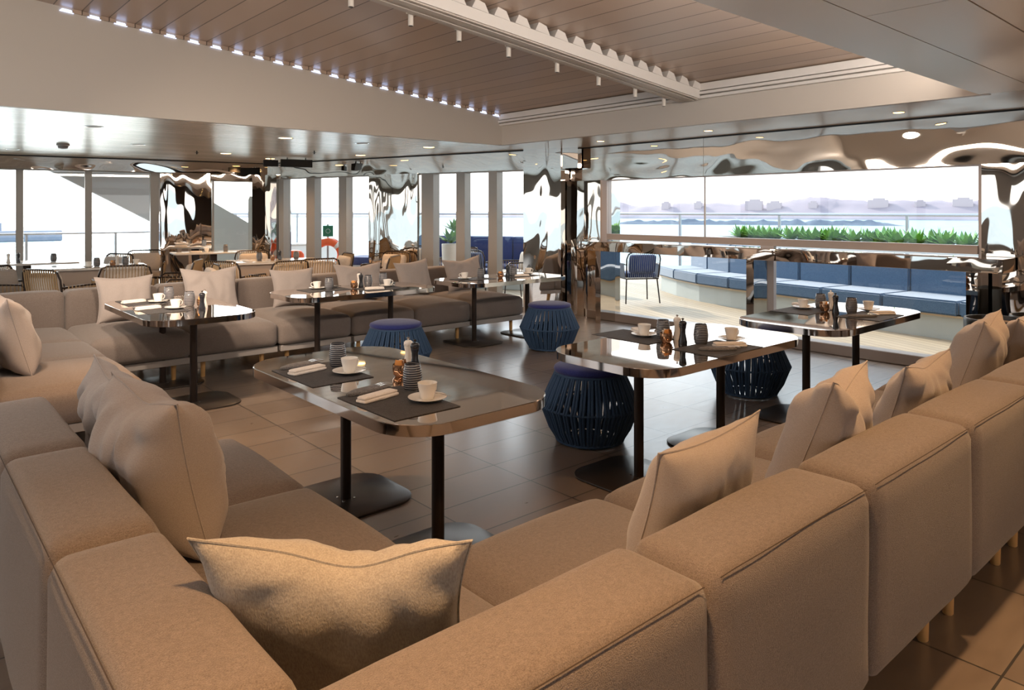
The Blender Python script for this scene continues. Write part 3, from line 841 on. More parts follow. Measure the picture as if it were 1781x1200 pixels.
# ------------------------------------------------------------------ dining tables
TZ = 0.71
tab0 = None
def table(label, x, y, alongx):
    global tab0
    if tab0 is None:
        t = thing('dining_table', '', 'table')
        o = rrect(1.55, 0.80, 0.20, 12, bulge=0.012)
        g = MB(); g.slab(o, TZ - 0.006, TZ, 0.0008, 1); g.build('table_top', 'bronze_mirror', t, 20)
        g = MB(); g.slab(rrect(1.556, 0.806, 0.203, 12, bulge=0.012), TZ - 0.045, TZ - 0.0015, 0.0008, 1); g.build('edge_band', 'rim', t, 20)
        for s in (-1, 1):
            g = MB(); g.cyl(s * 0.41, 0, 0.012, TZ - 0.045, 0.0275, 24)
            l = g.build('leg', 'dark_metal', t)
            g = MB(); g.slab(rrect(0.52, 0.60, 0.13, 8, cx=s * 0.41 + s * 0.02, bulge=0.01), 0.0, 0.012, 0.003, 2); g.build('base_plate', 'base_metal', t, 40)
            g = MB()
            for k in range(4):
                a = PI / 4 + k * PI / 2; g.cyl(s * 0.41 + 0.045 * math.cos(a), 0.045 * math.sin(a), 0.011, 0.016, 0.006, 8)
            g.build('bolt', 'chrome', l)
        tab0 = t
    else:
        t = copy_tree(tab0)
    t.location = (x, y, 0); t.rotation_euler = (0, 0, 0 if alongx else PI / 2)
    tag(t, label, 'table', 'bronze mirror topped dining tables')
    return t
table('foreground dining table with bronze mirror top, nearest the camera', 1.81, 2.96, False)
table('bronze mirror topped table between two blue poufs, reflecting the right window', 3.61, 2.57, True)
table('bronze mirror topped table in front of the right window and outdoor bench', 5.44, 2.51, True)
table('mirror topped table in front of the far sofa at the left', 1.83, 6.26, False)
table('mirror topped table in front of the middle of the far sofa', 3.58, 6.47, True)
table('mirror topped table at the right end of the far sofa, by the steel pillar', 5.50, 6.46, True)

# ------------------------------------------------------------------ poufs
pf0 = None
def pouf(label, x, y, rz):
    global pf0
    if pf0 is None:
        t = thing('rope_pouf', '', 'pouf')
        g = MB(); NR = 74
        prof = [(0.215, 0.025), (0.262, 0.10), (0.300, 0.200), (0.318, 0.238), (0.300, 0.275), (0.265, 0.355), (0.222, 0.445)]
        for k in range(NR):
            a = 2 * PI * k / NR
            for dr, da in ((0.0, 0.0),):
                g.tube([((r + dr) * math.cos(a + da + 0.06 * (j % 2)), (r + dr) * math.sin(a + da + 0.06 * (j % 2)), z) for j, (r, z) in enumerate(prof)] if False else
                       [(r * math.cos(a + 0.05 * j / 6 + (0.02 if k % 2 else 0)), r * math.sin(a + 0.05 * j / 6 + (0.02 if k % 2 else 0)), z) for j, (r, z) in enumerate(prof)], 0.0102, 6)
        g.build('woven_rope_shell', 'rope', t)
        g = MB()
        for r, z, rr_ in ((0.215, 0.022, 0.012), (0.222, 0.447, 0.012), (0.316, 0.238, 0.008)):
            g.tube([(r * math.cos(2 * PI * q / 40), r * math.sin(2 * PI * q / 40), z) for q in range(40)], rr_, 8, closed=True)
        g.build('ring_frame', 'rope', t)
        g = MB(); g.lathe([(0.0, 0.0), (0.17, 0.0), (0.17, 0.018), (0.0, 0.018)], 30); g.build('foot_ring', 'chrome', t)
        g = MB(); g.lathe([(0.0, 0.445), (0.21, 0.448), (0.228, 0.455), (0.235, 0.47), (0.23, 0.486), (0.20, 0.498), (0.10, 0.503), (0.0, 0.504)], 40); g.build('seat_pad', 'navy_pad', t, 60)
        pf0 = t
    else: t = copy_tree(pf0)
    t.location = (x, y, 0); t.rotation_euler = (0, 0, rz)
    tag(t, label, 'pouf', 'navy rope poufs')
pouf('large navy rope pouf between the two nearest tables', 3.48, 3.20, 0)
pouf('navy rope pouf standing alone by the mirrored steel pillar', 5.46, 5.61, 0.4)
pouf('navy rope pouf behind the foreground table, its base hidden', 3.49, 5.57, 0.8)
pouf('navy rope pouf half hidden under the table by the right window', 5.36, 3.16, 1.1)

# ------------------------------------------------------------------ tableware
protos = {}
def proto(kind):
    if kind in protos: return copy_tree(protos[kind])
    if kind == 'cup':
        t = thing('coffee_cup', '', 'cup')
        g = MB(); g.lathe([(0.0, 0.004), (0.022, 0.004), (0.024, 0.0), (0.027, 0.002), (0.031, 0.02), (0.038, 0.05), (0.041, 0.068), (0.0395, 0.0685), (0.036, 0.05), (0.029, 0.02), (0.0, 0.009)], 28); g.build('cup_body', 'porcelain', t, 50)
        g = MB(); g.tube([(0.036, 0, 0.055), (0.052, 0, 0.058), (0.062, 0, 0.046), (0.058, 0, 0.028), (0.044, 0, 0.018), (0.032, 0, 0.019)], 0.004, 8, flat=(1.3, 1)); g.build('handle', 'porcelain', t)
    elif kind == 'saucer':
        t = thing('saucer', '', 'saucer')
        g = MB(); g.lathe([(0.0, 0.003), (0.03, 0.003), (0.035, 0.0), (0.045, 0.003), (0.065, 0.012), (0.080, 0.016), (0.0805, 0.018), (0.064, 0.0155), (0.04, 0.0075), (0.0, 0.006)], 36); g.build('plate', 'porcelain', t, 50)
    elif kind == 'spoon':
        t = thing('teaspoon', '', 'spoon')
        g = MB(); g.tube([(0.0, -0.06, 0.0), (0.0, 0.0, 0.004), (0.0, 0.035, 0.002)], 0.0022, 6, flat=(1.5, .7)); g.build('handle', 'chrome', t)
        g = MB(); g.lathe([(0.0, -0.002), (0.009, 0.0), (0.0115, 0.003)], 14); o = g.build('bowl', 'chrome', t); o.location = (0, 0.046, 0.0); o.scale = (0.8, 1.3, 1)
    elif kind == 'tumbler':
        t = thing('striped_tumbler', '', 'glass')
        g = MB(); g.lathe([(0.0, 0.003), (0.030, 0.0), (0.036, 0.006), (0.041, 0.03), (0.043, 0.055), (0.040, 0.085), (0.034, 0.118), (0.032, 0.119), (0.037, 0.085), (0.039, 0.055), (0.036, 0.03), (0.0, 0.012)], 32); g.build('glass_body', 'stripe_glass', t, 60)
    elif kind == 'jar':
        t = thing('sugar_jar', '', 'jar')
        g = MB(); g.lathe([(0.0, 0.003), (0.024, 0.0), (0.034, 0.012), (0.038, 0.035), (0.036, 0.058), (0.034, 0.058), (0.035, 0.035), (0.03, 0.014), (0.0, 0.01)], 24); g.build('glass_bowl', 'copper_glass', t)
        rnd = random.Random(3)
        for q in range(9):
            a = q * 2.4; r_ = 0.008 + 0.016 * (q % 3) / 2
            g = MB(); g.box(-0.013, 0.013, -0.0015, 0.0015, -0.025, 0.028, 0.0007, 1)
            o = g.build('sugar_packet', ('packet_white', 'packet_orange', 'packet_brown')[q % 3], t, 0)
            o.location = (r_ * math.cos(a), r_ * math.sin(a), 0.047 + 0.004 * rnd.random()); o.rotation_euler = (rnd.uniform(-.25, .25), rnd.uniform(-.25, .25), rnd.uniform(0, 3))
    elif kind in ('mill_white', 'mill_black'):
        t = thing('salt_mill' if kind == 'mill_white' else 'pepper_mill', '', 'mill')
        g = MB(); g.lathe([(0.0, 0.0), (0.026, 0.0), (0.026, 0.012), (0.022, 0.03), (0.0165, 0.06), (0.0165, 0.082), (0.021, 0.102), (0.020, 0.106)], 24, close_top=False); g.build('body', kind, t, 60)
        g = MB(); g.lathe([(0.0205, 0.106), (0.023, 0.113), (0.022, 0.127), (0.013, 0.134), (0.0, 0.135)], 24); g.build('head', kind, t, 60)
        g = MB(); g.lathe([(0.003, 0.134), (0.003, 0.139), (0.0075, 0.143), (0.0075, 0.149), (0.0, 0.152)], 12); g.build('knob', 'chrome' if kind == 'mill_white' else 'base_metal', t, 60)
    elif kind == 'placemat':
        t = tag(MB().box(-0.225, 0.225, -0.155, 0.155, 0.0, 0.003, 0.001, 1).build('placemat', 'placemat', None, 0), '', 'placemat')
    elif kind == 'napkin':
        t = thing('folded_napkin', '', 'napkin')
        g = MB(); g.puff(-0.095, 0.095, -0.030, 0.030, 0.0, 0.013, 0.006, 0.003, 0.003, 10, 3, 2, 0.003); g.build('lower_fold', 'napkin', t, 60)
        g = MB(); g.puff(-0.092, 0.094, -0.026, 0.028, 0.0115, 0.025, 0.0065, 0.003, 0.004, 10, 3, 5, 0.003); g.build('upper_fold', 'napkin', t, 60)
    elif kind == 'pouch':
        t = thing('cutlery_pouch', '', 'cutlery pouch')
        g = MB(); g.puff(-0.125, 0.085, -0.038, 0.038, 0.0, 0.014, 0.006, 0.005, 0.0, 10, 3, 9, 0.002)
        for v in g.bm.verts:
            if v.co.x < -0.06: v.co.y *= max(0.12, 1 - (-0.06 - v.co.x) / 0.075)
        g.build('pouch', 'cut_pouch', t, 60)
        for q, yy in enumerate((-0.015, 0.004, 0.02)):
            g = MB(); g.tube([(0.04, yy, 0.016), (0.08, yy, 0.019), (0.112, yy, 0.015)], 0.0035, 6, flat=(1.6, .6)); g.build('knife_handle' if q == 0 else 'fork_handle', 'chrome', t)
    protos[kind] = t
    return t
def put(kind, label, x, y, rz=0.0, z=TZ, group=None):
    t = proto(kind); t.location = (x, y, z + 0.0004); t.rotation_euler = (0, 0, rz)
    t['label'] = label
    t['group'] = group or {'cup': 'coffee cups', 'saucer': 'saucers', 'spoon': 'teaspoons', 'tumbler': 'striped tumblers', 'jar': 'sugar jars', 'mill_white': 'white mills', 'mill_black': 'black mills', 'placemat': 'placemats', 'napkin': 'folded napkins', 'pouch': 'cutlery pouches'}[kind]
    return t
MZ = TZ + 0.0035
def cupset(where, x, y, rz, sp=True, z=MZ):
    put('saucer', f'white saucer {where}', x, y, rz, z)
    put('cup', f'white coffee cup {where}', x, y, rz, z + 0.0065)
    if sp: put('spoon', f'steel teaspoon {where}', x + 0.055 * math.cos(rz - .5), y + 0.055 * math.sin(rz - .5), rz, z + 0.018)
# table 1 (foreground): settings face the left sofa, so the mats run along Y
T1 = 'on the foreground table'
put('placemat', f'dark woven placemat {T1}, the nearer of two', 1.60, 2.54, PI / 2)
put('placemat', f'dark woven placemat {T1}, the further of two', 1.60, 3.22, PI / 2)
cupset(f'{T1}, nearer setting', 1.70, 2.47, R(20)); cupset(f'{T1}, further setting', 1.70, 3.13, R(20))
put('napkin', f'white folded napkin {T1}, beside the nearer cup', 1.56, 2.63, R(12), MZ); put('napkin', f'white folded napkin {T1}, beside the further cup', 1.56, 3.29, R(12), MZ)
put('pouch', f'dark cutlery pouch {T1}, next to the nearer napkin', 1.60, 2.76, R(8), MZ); put('pouch', f'dark cutlery pouch {T1}, next to the further napkin', 1.60, 3.43, R(8), MZ)
put('tumbler', f'dark striped tumbler {T1}, behind the nearer cup', 1.755, 2.665, 0.3); put('tumbler', f'dark striped tumbler {T1}, behind the further cup', 1.735, 3.315, 1.0)
put('jar', f'glass bowl of sugar sachets {T1}', 1.86, 2.93, 0); put('mill_white', f'white salt mill {T1}', 2.00, 3.075, 0); put('mill_black', f'black pepper mill {T1}', 1.99, 3.00, 0)
# table 2
T2 = 'on the table between the blue poufs'
put('placemat', f'dark placemat {T2}, left one', 3.55, 2.90 - 0.02, PI / 2 + 0.0); put('placemat', f'dark placemat {T2}, right one', 3.60, 2.32, 0.0)
protos['placemat'].scale = (1, 1, 1)
cupset(f'{T2}, left setting', 3.59, 2.84, R(40)); cupset(f'{T2}, right setting', 3.87, 2.40, R(-10))
put('napkin', f'white folded napkin {T2}, behind the left cup', 3.66, 2.93, R(60), MZ); put('napkin', f'white folded napkin {T2}, in front of the right cup', 3.69, 2.30, R(-35), MZ)
put('pouch', f'dark cutlery pouch {T2}, in front of the right cup', 3.56, 2.28, R(-35), MZ); put('pouch', f'dark cutlery pouch {T2}, behind the tumblers', 3.84, 2.90, R(30), TZ)
put('tumbler', f'striped tumbler {T2}, left one beside the mills', 3.61, 2.71, 0.2); put('tumbler', f'striped tumbler {T2}, right one by the cup', 3.64, 2.46, 1.4)
put('jar', f'glass bowl of sugar sachets {T2}', 3.54, 2.635, 0.7); put('mill_white', f'white salt mill {T2}', 3.67, 2.65, 0); put('mill_black', f'black pepper mill {T2}', 3.58, 2.545, 0)
# table 3
T3 = 'on the table by the right window'
put('placemat', f'dark placemat {T3}, left one', 5.47, 2.76, 0); put('placemat', f'dark placemat {T3}, right one', 5.56, 2.28, 0)
cupset(f'{T3}, left setting', 5.56, 2.80, R(60)); cupset(f'{T3}, right setting', 5.82, 2.40, R(0))
put('napkin', f'folded napkin {T3}, beside the left cup', 5.66, 2.87, R(60), MZ); put('napkin', f'folded napkin {T3}, right of the right cup', 5.70, 2.25, R(-35), MZ)
put('pouch', f'dark cutlery pouch {T3}', 5.47, 2.29, R(-35), MZ)
put('tumbler', f'dark striped tumbler {T3}, left of the mills', 5.69, 2.72, 0); put('tumbler', f'dark striped tumbler {T3}, right of the mills', 5.61, 2.44, 2)
put('jar', f'glass bowl of sugar sachets {T3}', 5.55, 2.62, 1.7); put('mill_white', f'white salt mill {T3}', 5.74, 2.66, 0); put('mill_black', f'black pepper mill {T3}', 5.56, 2.54, 0)
# table 4
T4 = 'on the far left table'
put('placemat', f'placemat {T4}, nearer one', 1.68, 6.16, PI / 2); put('placemat', f'placemat {T4}, further one', 1.68, 6.74, PI / 2)
cupset(f'{T4}, nearer setting', 1.77, 6.10, R(20)); cupset(f'{T4}, further setting', 1.78, 6.62, R(20))
put('napkin', f'folded napkin {T4}, beside the nearer cup', 1.60, 6.22, R(12), MZ); put('napkin', f'folded napkin {T4}, beside the further cup', 1.62, 6.74, R(12), MZ)
put('pouch', f'cutlery pouch {T4}, beside the nearer napkin', 1.64, 6.36, R(8), MZ)
put('tumbler', f'striped tumbler {T4}, behind the nearer cup', 1.92, 6.24, 0); put('tumbler', f'striped tumbler {T4}, behind the further cup', 1.90, 6.74, 1)
put('jar', f'bowl of sugar sachets {T4}', 1.99, 6.16, 0); put('mill_black', f'black pepper mill {T4}', 1.92, 5.93, 0); put('mill_white', f'white salt mill {T4}', 1.97, 6.03, 0)
# table 5
T5 = 'on the table before the far sofa middle'
put('placemat', f'placemat {T5}, left one', 3.32, 6.62, 0); put('placemat', f'placemat {T5}, right one', 3.80, 6.36, 0)
cupset(f'{T5}, left setting', 3.28, 6.70, R(140)); cupset(f'{T5}, right setting', 3.93, 6.44, R(-20))
put('napkin', f'folded napkin {T5}, at the right setting', 3.70, 6.30, R(-20), MZ); put('pouch', f'cutlery pouch {T5}, at the left setting', 3.44, 6.74, R(-30), MZ)
put('tumbler', f'striped tumbler {T5}, by the left cup', 3.36, 6.60, 0); put('tumbler', f'striped tumbler {T5}, beside the mills', 3.80, 6.60, 1); put('tumbler', f'striped tumbler {T5}, behind the right cup', 4.05, 6.72, 2)
put('jar', f'bowl of sugar sachets {T5}', 3.61, 6.55, 0); put('mill_black', f'black pepper mill {T5}', 3.70, 6.57, 0); put('mill_white', f'white salt mill {T5}', 3.74, 6.68, 0)
# table 6
T6 = 'on the table by the far sofa right end'
put('placemat', f'placemat {T6}, left one', 5.12, 6.52, 0); put('placemat', f'placemat {T6}, right one', 5.80, 6.50, 0)
cupset(f'{T6}, left setting', 5.02, 6.55, R(140)); cupset(f'{T6}, right setting', 6.02, 6.56, R(-20))
put('napkin', f'folded napkin {T6}, at the right setting', 5.76, 6.40, R(-20), MZ)
put('tumbler', f'striped tumbler {T6}, by the left cup', 5.22, 6.50, 0); put('tumbler', f'striped tumbler {T6}, beside the mills', 5.68, 6.45, 1); put('tumbler', f'striped tumbler {T6}, behind the mills', 5.80, 6.62, 2)
put('jar', f'bowl of sugar sachets {T6}', 5.45, 6.42, 0); put('mill_black', f'black pepper mill {T6}', 5.60, 6.47, 0)

# ------------------------------------------------------------------ mirrored bar counter along the right window
ct = thing('bar_counter', 'long mirror polished steel bar counter along the right window', 'counter', (7.1, 1.83, 0))
L_ = 6.75 - 1.83
MB().box(0.0, 0.36, 0.0, L_, 0.965, 1.085, 0.003, 1).build('counter_top', 'steel_flat', ct, 0)
for y in (0.20, 2.33, 4.55):
    g = MB(); g.box(0.05, 0.34, y, y + 0.09, 0.0, 0.965); g.build('leg_panel', 'steel_flat', ct, 0)
# tub stools at the right edge
for i, (x, y, lb) in enumerate(((6.22, 1.64, 'black leather tub with tan lid above the last pillows, left one'), (6.62, 1.45, 'black leather tub with tan lid at the right picture edge'))):
    t = thing('tub_stool', lb, 'stool', (x, y, 0), 0.5 * i, 'black leather tubs')
    g = MB(); g.lathe([(0.0, 0.0), (0.19, 0.0), (0.205, 0.02), (0.215, 0.68), (0.21, 0.70), (0.195, 0.70), (0.185, 0.62), (0.0, 0.62)], 32); g.build('tub_shell', 'leather_dark', t, 50)
    g = MB(); g.lathe([(0.0, 0.622), (0.18, 0.625), (0.185, 0.65), (0.15, 0.672), (0.0, 0.68)], 28); g.build('seat_pad', 'leather_tan', t, 60)

# ------------------------------------------------------------------ rope armchairs and far tables
chair_protos = {}
def rope_chair(kind):
    key = kind
    if key in chair_protos: return copy_tree(chair_protos[key])
    t = thing('rope_armchair', '', 'armchair')
    rope, cus, cus2 = {'tan': ('tan_rope', 'tan_cushion', 'cream_cushion'), 'out': ('tan_rope', 'cream_cushion', 'cream_cushion'), 'blue': ('grey_rope', 'outdoor_navy', 'outdoor_navy')}[kind]
    # faces +Y; back at y=-0.26
    fr = MB()
    back = [(-0.27, -0.25, 0.42), (-0.285, -0.30, 0.72), (-0.26, -0.32, 0.80), (-0.2, -0.325, 0.83), (0.2, -0.325, 0.83), (0.26, -0.32, 0.80), (0.285, -0.30, 0.72), (0.27, -0.25, 0.42)]
    fr.tube(back, 0.012, 6)
    for s in (-1, 1):
        fr.tube([(s * 0.285, -0.28, 0.63), (s * 0.31, -0.05, 0.64), (s * 0.31, 0.17, 0.64), (s * 0.30, 0.22, 0.60), (s * 0.29, 0.23, 0.42)], 0.012, 6)
    fr.tube([(-0.28, 0.23, 0.40), (0.28, 0.23, 0.40), (0.27, -0.25, 0.40), (-0.27, -0.25, 0.40)], 0.012, 6, closed=True)
    fr.build('frame', 'dark_metal', t)
    g = MB()
    for k in range(15):
        u = -0.24 + 0.48 * k / 14
        g.tube([(u, -0.255, 0.41), (u, -0.305, 0.66), (u, -0.33, 0.835)], 0.011, 4, flat=(1.0, 0.45))
    g.build('rope_back', rope, t)
    for s in (-1, 1):
        g = MB()
        for k in range(10):
            v = -0.22 + 0.41 * k / 9
            g.tube([(s * 0.285, v, 0.41), (s * 0.305, v, 0.53), (s * 0.312, v, 0.648)], 0.011, 4, flat=(0.45, 1.0))
        g.build('rope_arm', rope, t)
    for (a, b) in ((-1, 1), (1, 1), (-1, -1), (1, -1)):
        g = MB(); g.tube([(a * 0.26, b * 0.22, 0.40), (a * 0.29, b * 0.27, 0.0)], 0.011, 6); g.build('leg', 'dark_metal', t)
    g = MB(); g.puff(-0.255, 0.255, -0.22, 0.24, 0.41, 0.49, 0.03, 0.015, 0.005, 8, 3, 3); g.build('seat_cushion', cus, t, 60)
    g = MB(); g.puff(-0.22, 0.22, -0.05, 0.05, 0.0, 0.30, 0.04, 0.0, 0.012, 8, 4, 4); o = g.build('back_cushion', cus2, t, 60); o.location = (0, -0.215, 0.49); o.rotation_euler = (R(10), 0, 0)
    chair_protos[key] = t
    return t
def chair(label, x, y, face, kind='tan', s=1.0, group=None):
    t = rope_chair(kind); t.location = (x, y, 0); t.rotation_euler = (0, 0, R(face) - PI / 2); t.scale = (s, s, s)
    tag(t, label, 'armchair', group or 'woven rope armchairs')
ftab = None
def far_table(label, x, y, rz, lx=0.8, ly=0.8, h=0.74, panel=False):
    t = thing('cafe_table', label, 'table', (x, y, 0), rz, 'pale topped tables behind the far sofa')
    g = MB(); g.slab(rrect(lx, ly, 0.06, 5), h - 0.028, h, 0.004, 2); g.build('table_top', 'table_pale', t, 40)
    if panel:
        g = MB(); g.box(-lx * .42, lx * .42, -ly * .42, ly * .42, 0.08, h - 0.03, 0.01, 1); g.build('cabinet_base', 'table_edge', t, 0)
    else:
        g = MB(); g.box(-0.05, 0.05, -0.05, 0.05, 0.02, h - 0.028, 0.004, 1); g.build('column', 'dark_metal', t, 0)
        g = MB(); g.slab(rrect(0.44, 0.44, 0.05, 4), 0.0, 0.02, 0.003, 1); g.build('foot', 'dark_metal', t, 0)
    return t
far_table('pale table at the left picture edge in front of the left windows', 1.62, 12.7, R(-8), 1.3, 0.8)
far_table('pale square table with cabinet base behind the left end of the far sofa', 2.25, 11.15, R(-8), 1.15, 0.8, panel=True)
far_table('narrow pale table in front of the left mirror column', 4.25, 12.55, R(-8), 1.3, 0.6, 0.80)
far_table('pale table with taupe base in front of the corner window', 4.40, 10.35, R(-12), 1.3, 0.8, 0.76, panel=True)
far_table('small pale table right of the mirror column, behind the sofa end', 6.02, 8.95, R(-16), 0.6, 0.6, 0.55)
CH = [
 ('woven armchair at the left picture edge behind the far sofa', 1.28, 10.3, -40),
 ('tan rope armchair left behind the sofa corner, arm slats towards the camera', 1.62, 9.75, 30),
 ('wide backed rope armchair behind the square pillow, seen from behind', 2.26, 9.95, 84),
 ('rope armchair with cream back cushion left of the widest pillow', 2.92, 10.2, 150),
 ('rope armchair just behind the widest pillow, its low arm showing', 2.80, 9.15, 170),
 ('rope armchair far left in front of the window', 2.50, 12.2, -150),
 ('rounded tan armchair against the left window', 3.25, 12.9, 250),
 ('rope armchair right of the widest pillow, turned to the corner table', 3.62, 9.75, 30),
 ('rope armchair left of the steel corner column', 4.60, 11.55, -100),
 ('rope armchair seen from behind in front of the life ring', 4.62, 9.55, 80),
 ('rope armchair with cream back in front of the life ring, facing left', 5.20, 10.25, 170),
 ('rope armchair at the dark table end, low arm in view', 4.02, 9.40, 100),
 ('tan rope armchair in front of the wavy mirror column', 5.45, 9.3, 130),
 ('golden rope armchair close to the mirror column', 6.02, 9.95, -160),
]
for lb, x, y, f in CH: chair(lb, x, y, f)
# things on those tables
def simple_item(kind, label, x, y, z): put(kind, label, x, y, random.random() * 3, z)
for kind, lb, x, y, z in (
    ('mill_black', 'dark mill on the pale table at the left picture edge, right one', 1.50, 12.6, .74), ('mill_white', 'pale mill on the pale table at the left picture edge', 1.38, 12.6, .74),
    ('tumbler', 'striped tumbler on the pale table in front of the left windows', 1.93, 12.55, .74), ('jar', 'sugar bowl cut by the left picture edge', 1.25, 12.6, .74),
    ('cup', 'coffee cup on the square table behind the sofa corner', 2.08, 10.95, .747), ('saucer', 'saucer on the square table behind the sofa corner', 2.08, 10.95, .74),
    ('tumbler', 'striped tumbler left on the square table behind the sofa corner', 2.20, 11.05, .74), ('tumbler', 'striped tumbler right on the square table behind the sofa corner', 2.56, 11.1, .74),
    ('jar', 'sugar bowl on the square table behind the sofa corner', 2.38, 11.0, .74), ('mill_white', 'pale mill on the square table behind the sofa corner', 2.47, 11.15, .74), ('cup', 'coffee cup at the far end of the square table', 2.72, 11.2, .74),
    ('tumbler', 'dark tumbler on the narrow table by the left mirror column', 4.42, 12.45, .80), ('cup', 'coffee cup on the narrow table by the left mirror column', 4.12, 12.5, .80), ('napkin', 'folded napkin on the narrow table by the left mirror column', 3.95, 12.5, .80),
    ('tumbler', 'tumbler left on the table in front of the corner window', 4.20, 10.45, .76), ('tumbler', 'tumbler right on the table in front of the corner window', 4.75, 10.4, .76),
    ('mill_black', 'dark mill on the table in front of the corner window', 4.50, 10.42, .76), ('jar', 'sugar bowl on the table in front of the corner window', 4.38, 10.4, .76), ('napkin', 'folded napkin on the table in front of the corner window', 3.95, 10.25, .76)):
    simple_item(kind, lb, x, y, z)

# ------------------------------------------------------------------ outside: deck, benches, balustrade
struct(MB().box(7.63, 14.5, -6, 16, -0.14, -0.02).build('deck', 'deck', smooth=0))
mb = MB(); mb.obox((-4, 19), (7.62, 17.0), -0.0, -2.9, -0.14, -0.021); struct(mb.build('deck_far', 'deck', smooth=0))
# banquette: modules along a bent front line
FRONT = [(11.1, 8.45), (10.62, 7.75), (10.22, 7.0), (9.98, 6.25), (9.80, 5.45), (9.62, 4.6), (9.47, 3.75), (9.33, 2.85), (9.2, 1.95), (9.1, 1.0)]
bench = thing('outdoor_banquette', 'long curved blue outdoor banquette on a pale plinth beyond the right window', 'bench', (9.5, 4.0, 0))
def offs(pts, d):
    out = []
    for i, p in enumerate(pts):
        a = Vector(pts[max(i - 1, 0)]); b = Vector(pts[min(i + 1, len(pts) - 1)])
        t = (b - a).normalized(); nn_ = Vector((-t.y, t.x))
        out.append(Vector(p) + nn_ * d)
    return out
def wallstrip(mbb, pts, d0, d1, z0, z1, i0=0, i1=None, gap=0.0, org=(9.5, 4.0)):
    A = offs(pts, d0); B = offs(pts, d1)
    A = A[i0:i1]; B = B[i0:i1]
    if gap and len(A) == 2:
        da = (A[1] - A[0]).normalized() * gap; db = (B[1] - B[0]).normalized() * gap
        A = [A[0] + da, A[1] - da]; B = [B[0] + db, B[1] - db]
    rows = []
    for a, b in zip(A, B):
        rows.append([(a.x - org[0], a.y - org[1], z0), (b.x - org[0], b.y - org[1], z0), (b.x - org[0], b.y - org[1], z1), (a.x - org[0], a.y - org[1], z1)])
    mbb.grid_faces(rows, True, True)
SG = 1 if (offs(FRONT, 1)[5].x > FRONT[5][0]) else -1
g = MB(); wallstrip(g, FRONT, SG * 0.06, SG * 0.80, -0.02, 0.25); g.build('plinth', 'plinth', bench, 0)
g = MB(); wallstrip(g, FRONT, SG * 0.03, SG * 0.78, 0.25, 0.275); g.build('trim_board', 'plinth_trim', bench, 0)
for i in range(len(FRONT) - 1):
    g = MB(); wallstrip(g, FRONT, 0, SG * 0.66, 0.275, 0.45, i, i + 2, 0.008)
    bmesh.ops.bevel(g.bm, geom=list(g.bm.edges), offset=0.02, segments=2, affect='EDGES'); g.build('seat_cushion', 'outdoor_blue', bench, 40)
    g = MB(); wallstrip(g, FRONT, SG * 0.64, SG * 0.78, 0.40, 0.92, i, i + 2, 0.008)
    bmesh.ops.bevel(g.bm, geom=list(g.bm.edges), offset=0.02, segments=2, affect='EDGES'); g.build('back_cushion', 'outdoor_blue', bench, 40)
# planter behind the bench
pl = thing('planter_box', 'long planter behind the blue banquette, filled with green leafy plants', 'planter', (10.8, 3.0, 0))
PF = FRONT[1:]
g = MB(); wallstrip(g, PF, SG * 0.84, SG * 1.24, -0.02, 1.03, org=(10.8, 3.0)); g.build('planter_body', 'planter', pl, 0)
g = MB(); wallstrip(g, PF, SG * 0.87, SG * 1.21, 1.0, 1.035, org=(10.8, 3.0)); g.build('soil', 'soil', pl, 0)
lp = None
def leafy(x, y, z, s, rz, label, group):
    global lp
    if lp is None:
        rnd = random.Random(5)
        g = MB()
        for k in range(16):
            a = k * 2.399; L = 0.17 + 0.05 * rnd.random(); el = R(25 + 50 * (k / 16.0))
            d = Vector((math.cos(a) * math.cos(el), math.sin(a) * math.cos(el), math.sin(el))); sd = Vector((-math.sin(a), math.cos(a), 0)); up = d.cross(sd) * -1
            rows = []
            for q in range(6):
                u = q / 5; wv = 0.032 * math.sin(PI * (0.12 + 0.88 * u) ** 0.8) * (1 - u * 0.2) + 0.0005
                c = d * (L * u) + Vector((0, 0, -0.06 * u * u * math.cos(el)))
                rows.append([c - sd * wv + up * 0.010 * math.sin(PI * u), c + Vector((0, 0, -0.004)), c + sd * wv + up * 0.010 * math.sin(PI * u)])
            g.grid_faces(rows)
        o = g.build('leafy_plant', 'leaf', None, 0); lp = o
    else:
        o = lp.copy(); COL.objects.link(o)
    o.location = (x, y, z); o.rotation_euler = (0, 0, rz); o.scale = (s, s, s)
    tag(o, label, 'plant', group)
pts_ = offs(PF, SG * 1.04)
acc = 0; rnd = random.Random(9)
for i in range(len(pts_) - 1):
    a, b = pts_[i], pts_[i + 1]; L = (b - a).length; n_ = int(L / 0.115)
    for k in range(n_):
        p = a + (b - a) * ((k + 0.5) / n_)
        if p.y > 6.95: continue
        leafy(p.x + rnd.uniform(-.07, .07), p.y + rnd.uniform(-.05, .05), 1.03, rnd.uniform(1.15, 1.6), rnd.random() * 6, 'green broad leaved plant in the planter behind the blue banquette', 'plants in the long planter')
leafy(7.3, 9.9, 0.95, 1.7, 1.0, 'green plant outside, seen between the mirror column and the dark window post', None)
leafy(7.35, 9.85, 1.15, 1.5, 2.2, 'upper green plant outside, seen beside the dark window post', None)
t = thing('plant_pot', 'tall pale pot outside beside the wavy mirror column', 'pot', (7.32, 9.88, -0.02))
g = MB(); g.lathe([(0.0, 0), (0.15, 0), (0.19, 0.95), (0.17, 0.95), (0.165, 0.9), (0, 0.9)], 20); g.build('pot_body', 'planter', t)
g = MB(); g.cyl(0, 0, 0.9, 0.93, 0.15, 16); g.build('soil', 'soil', t)

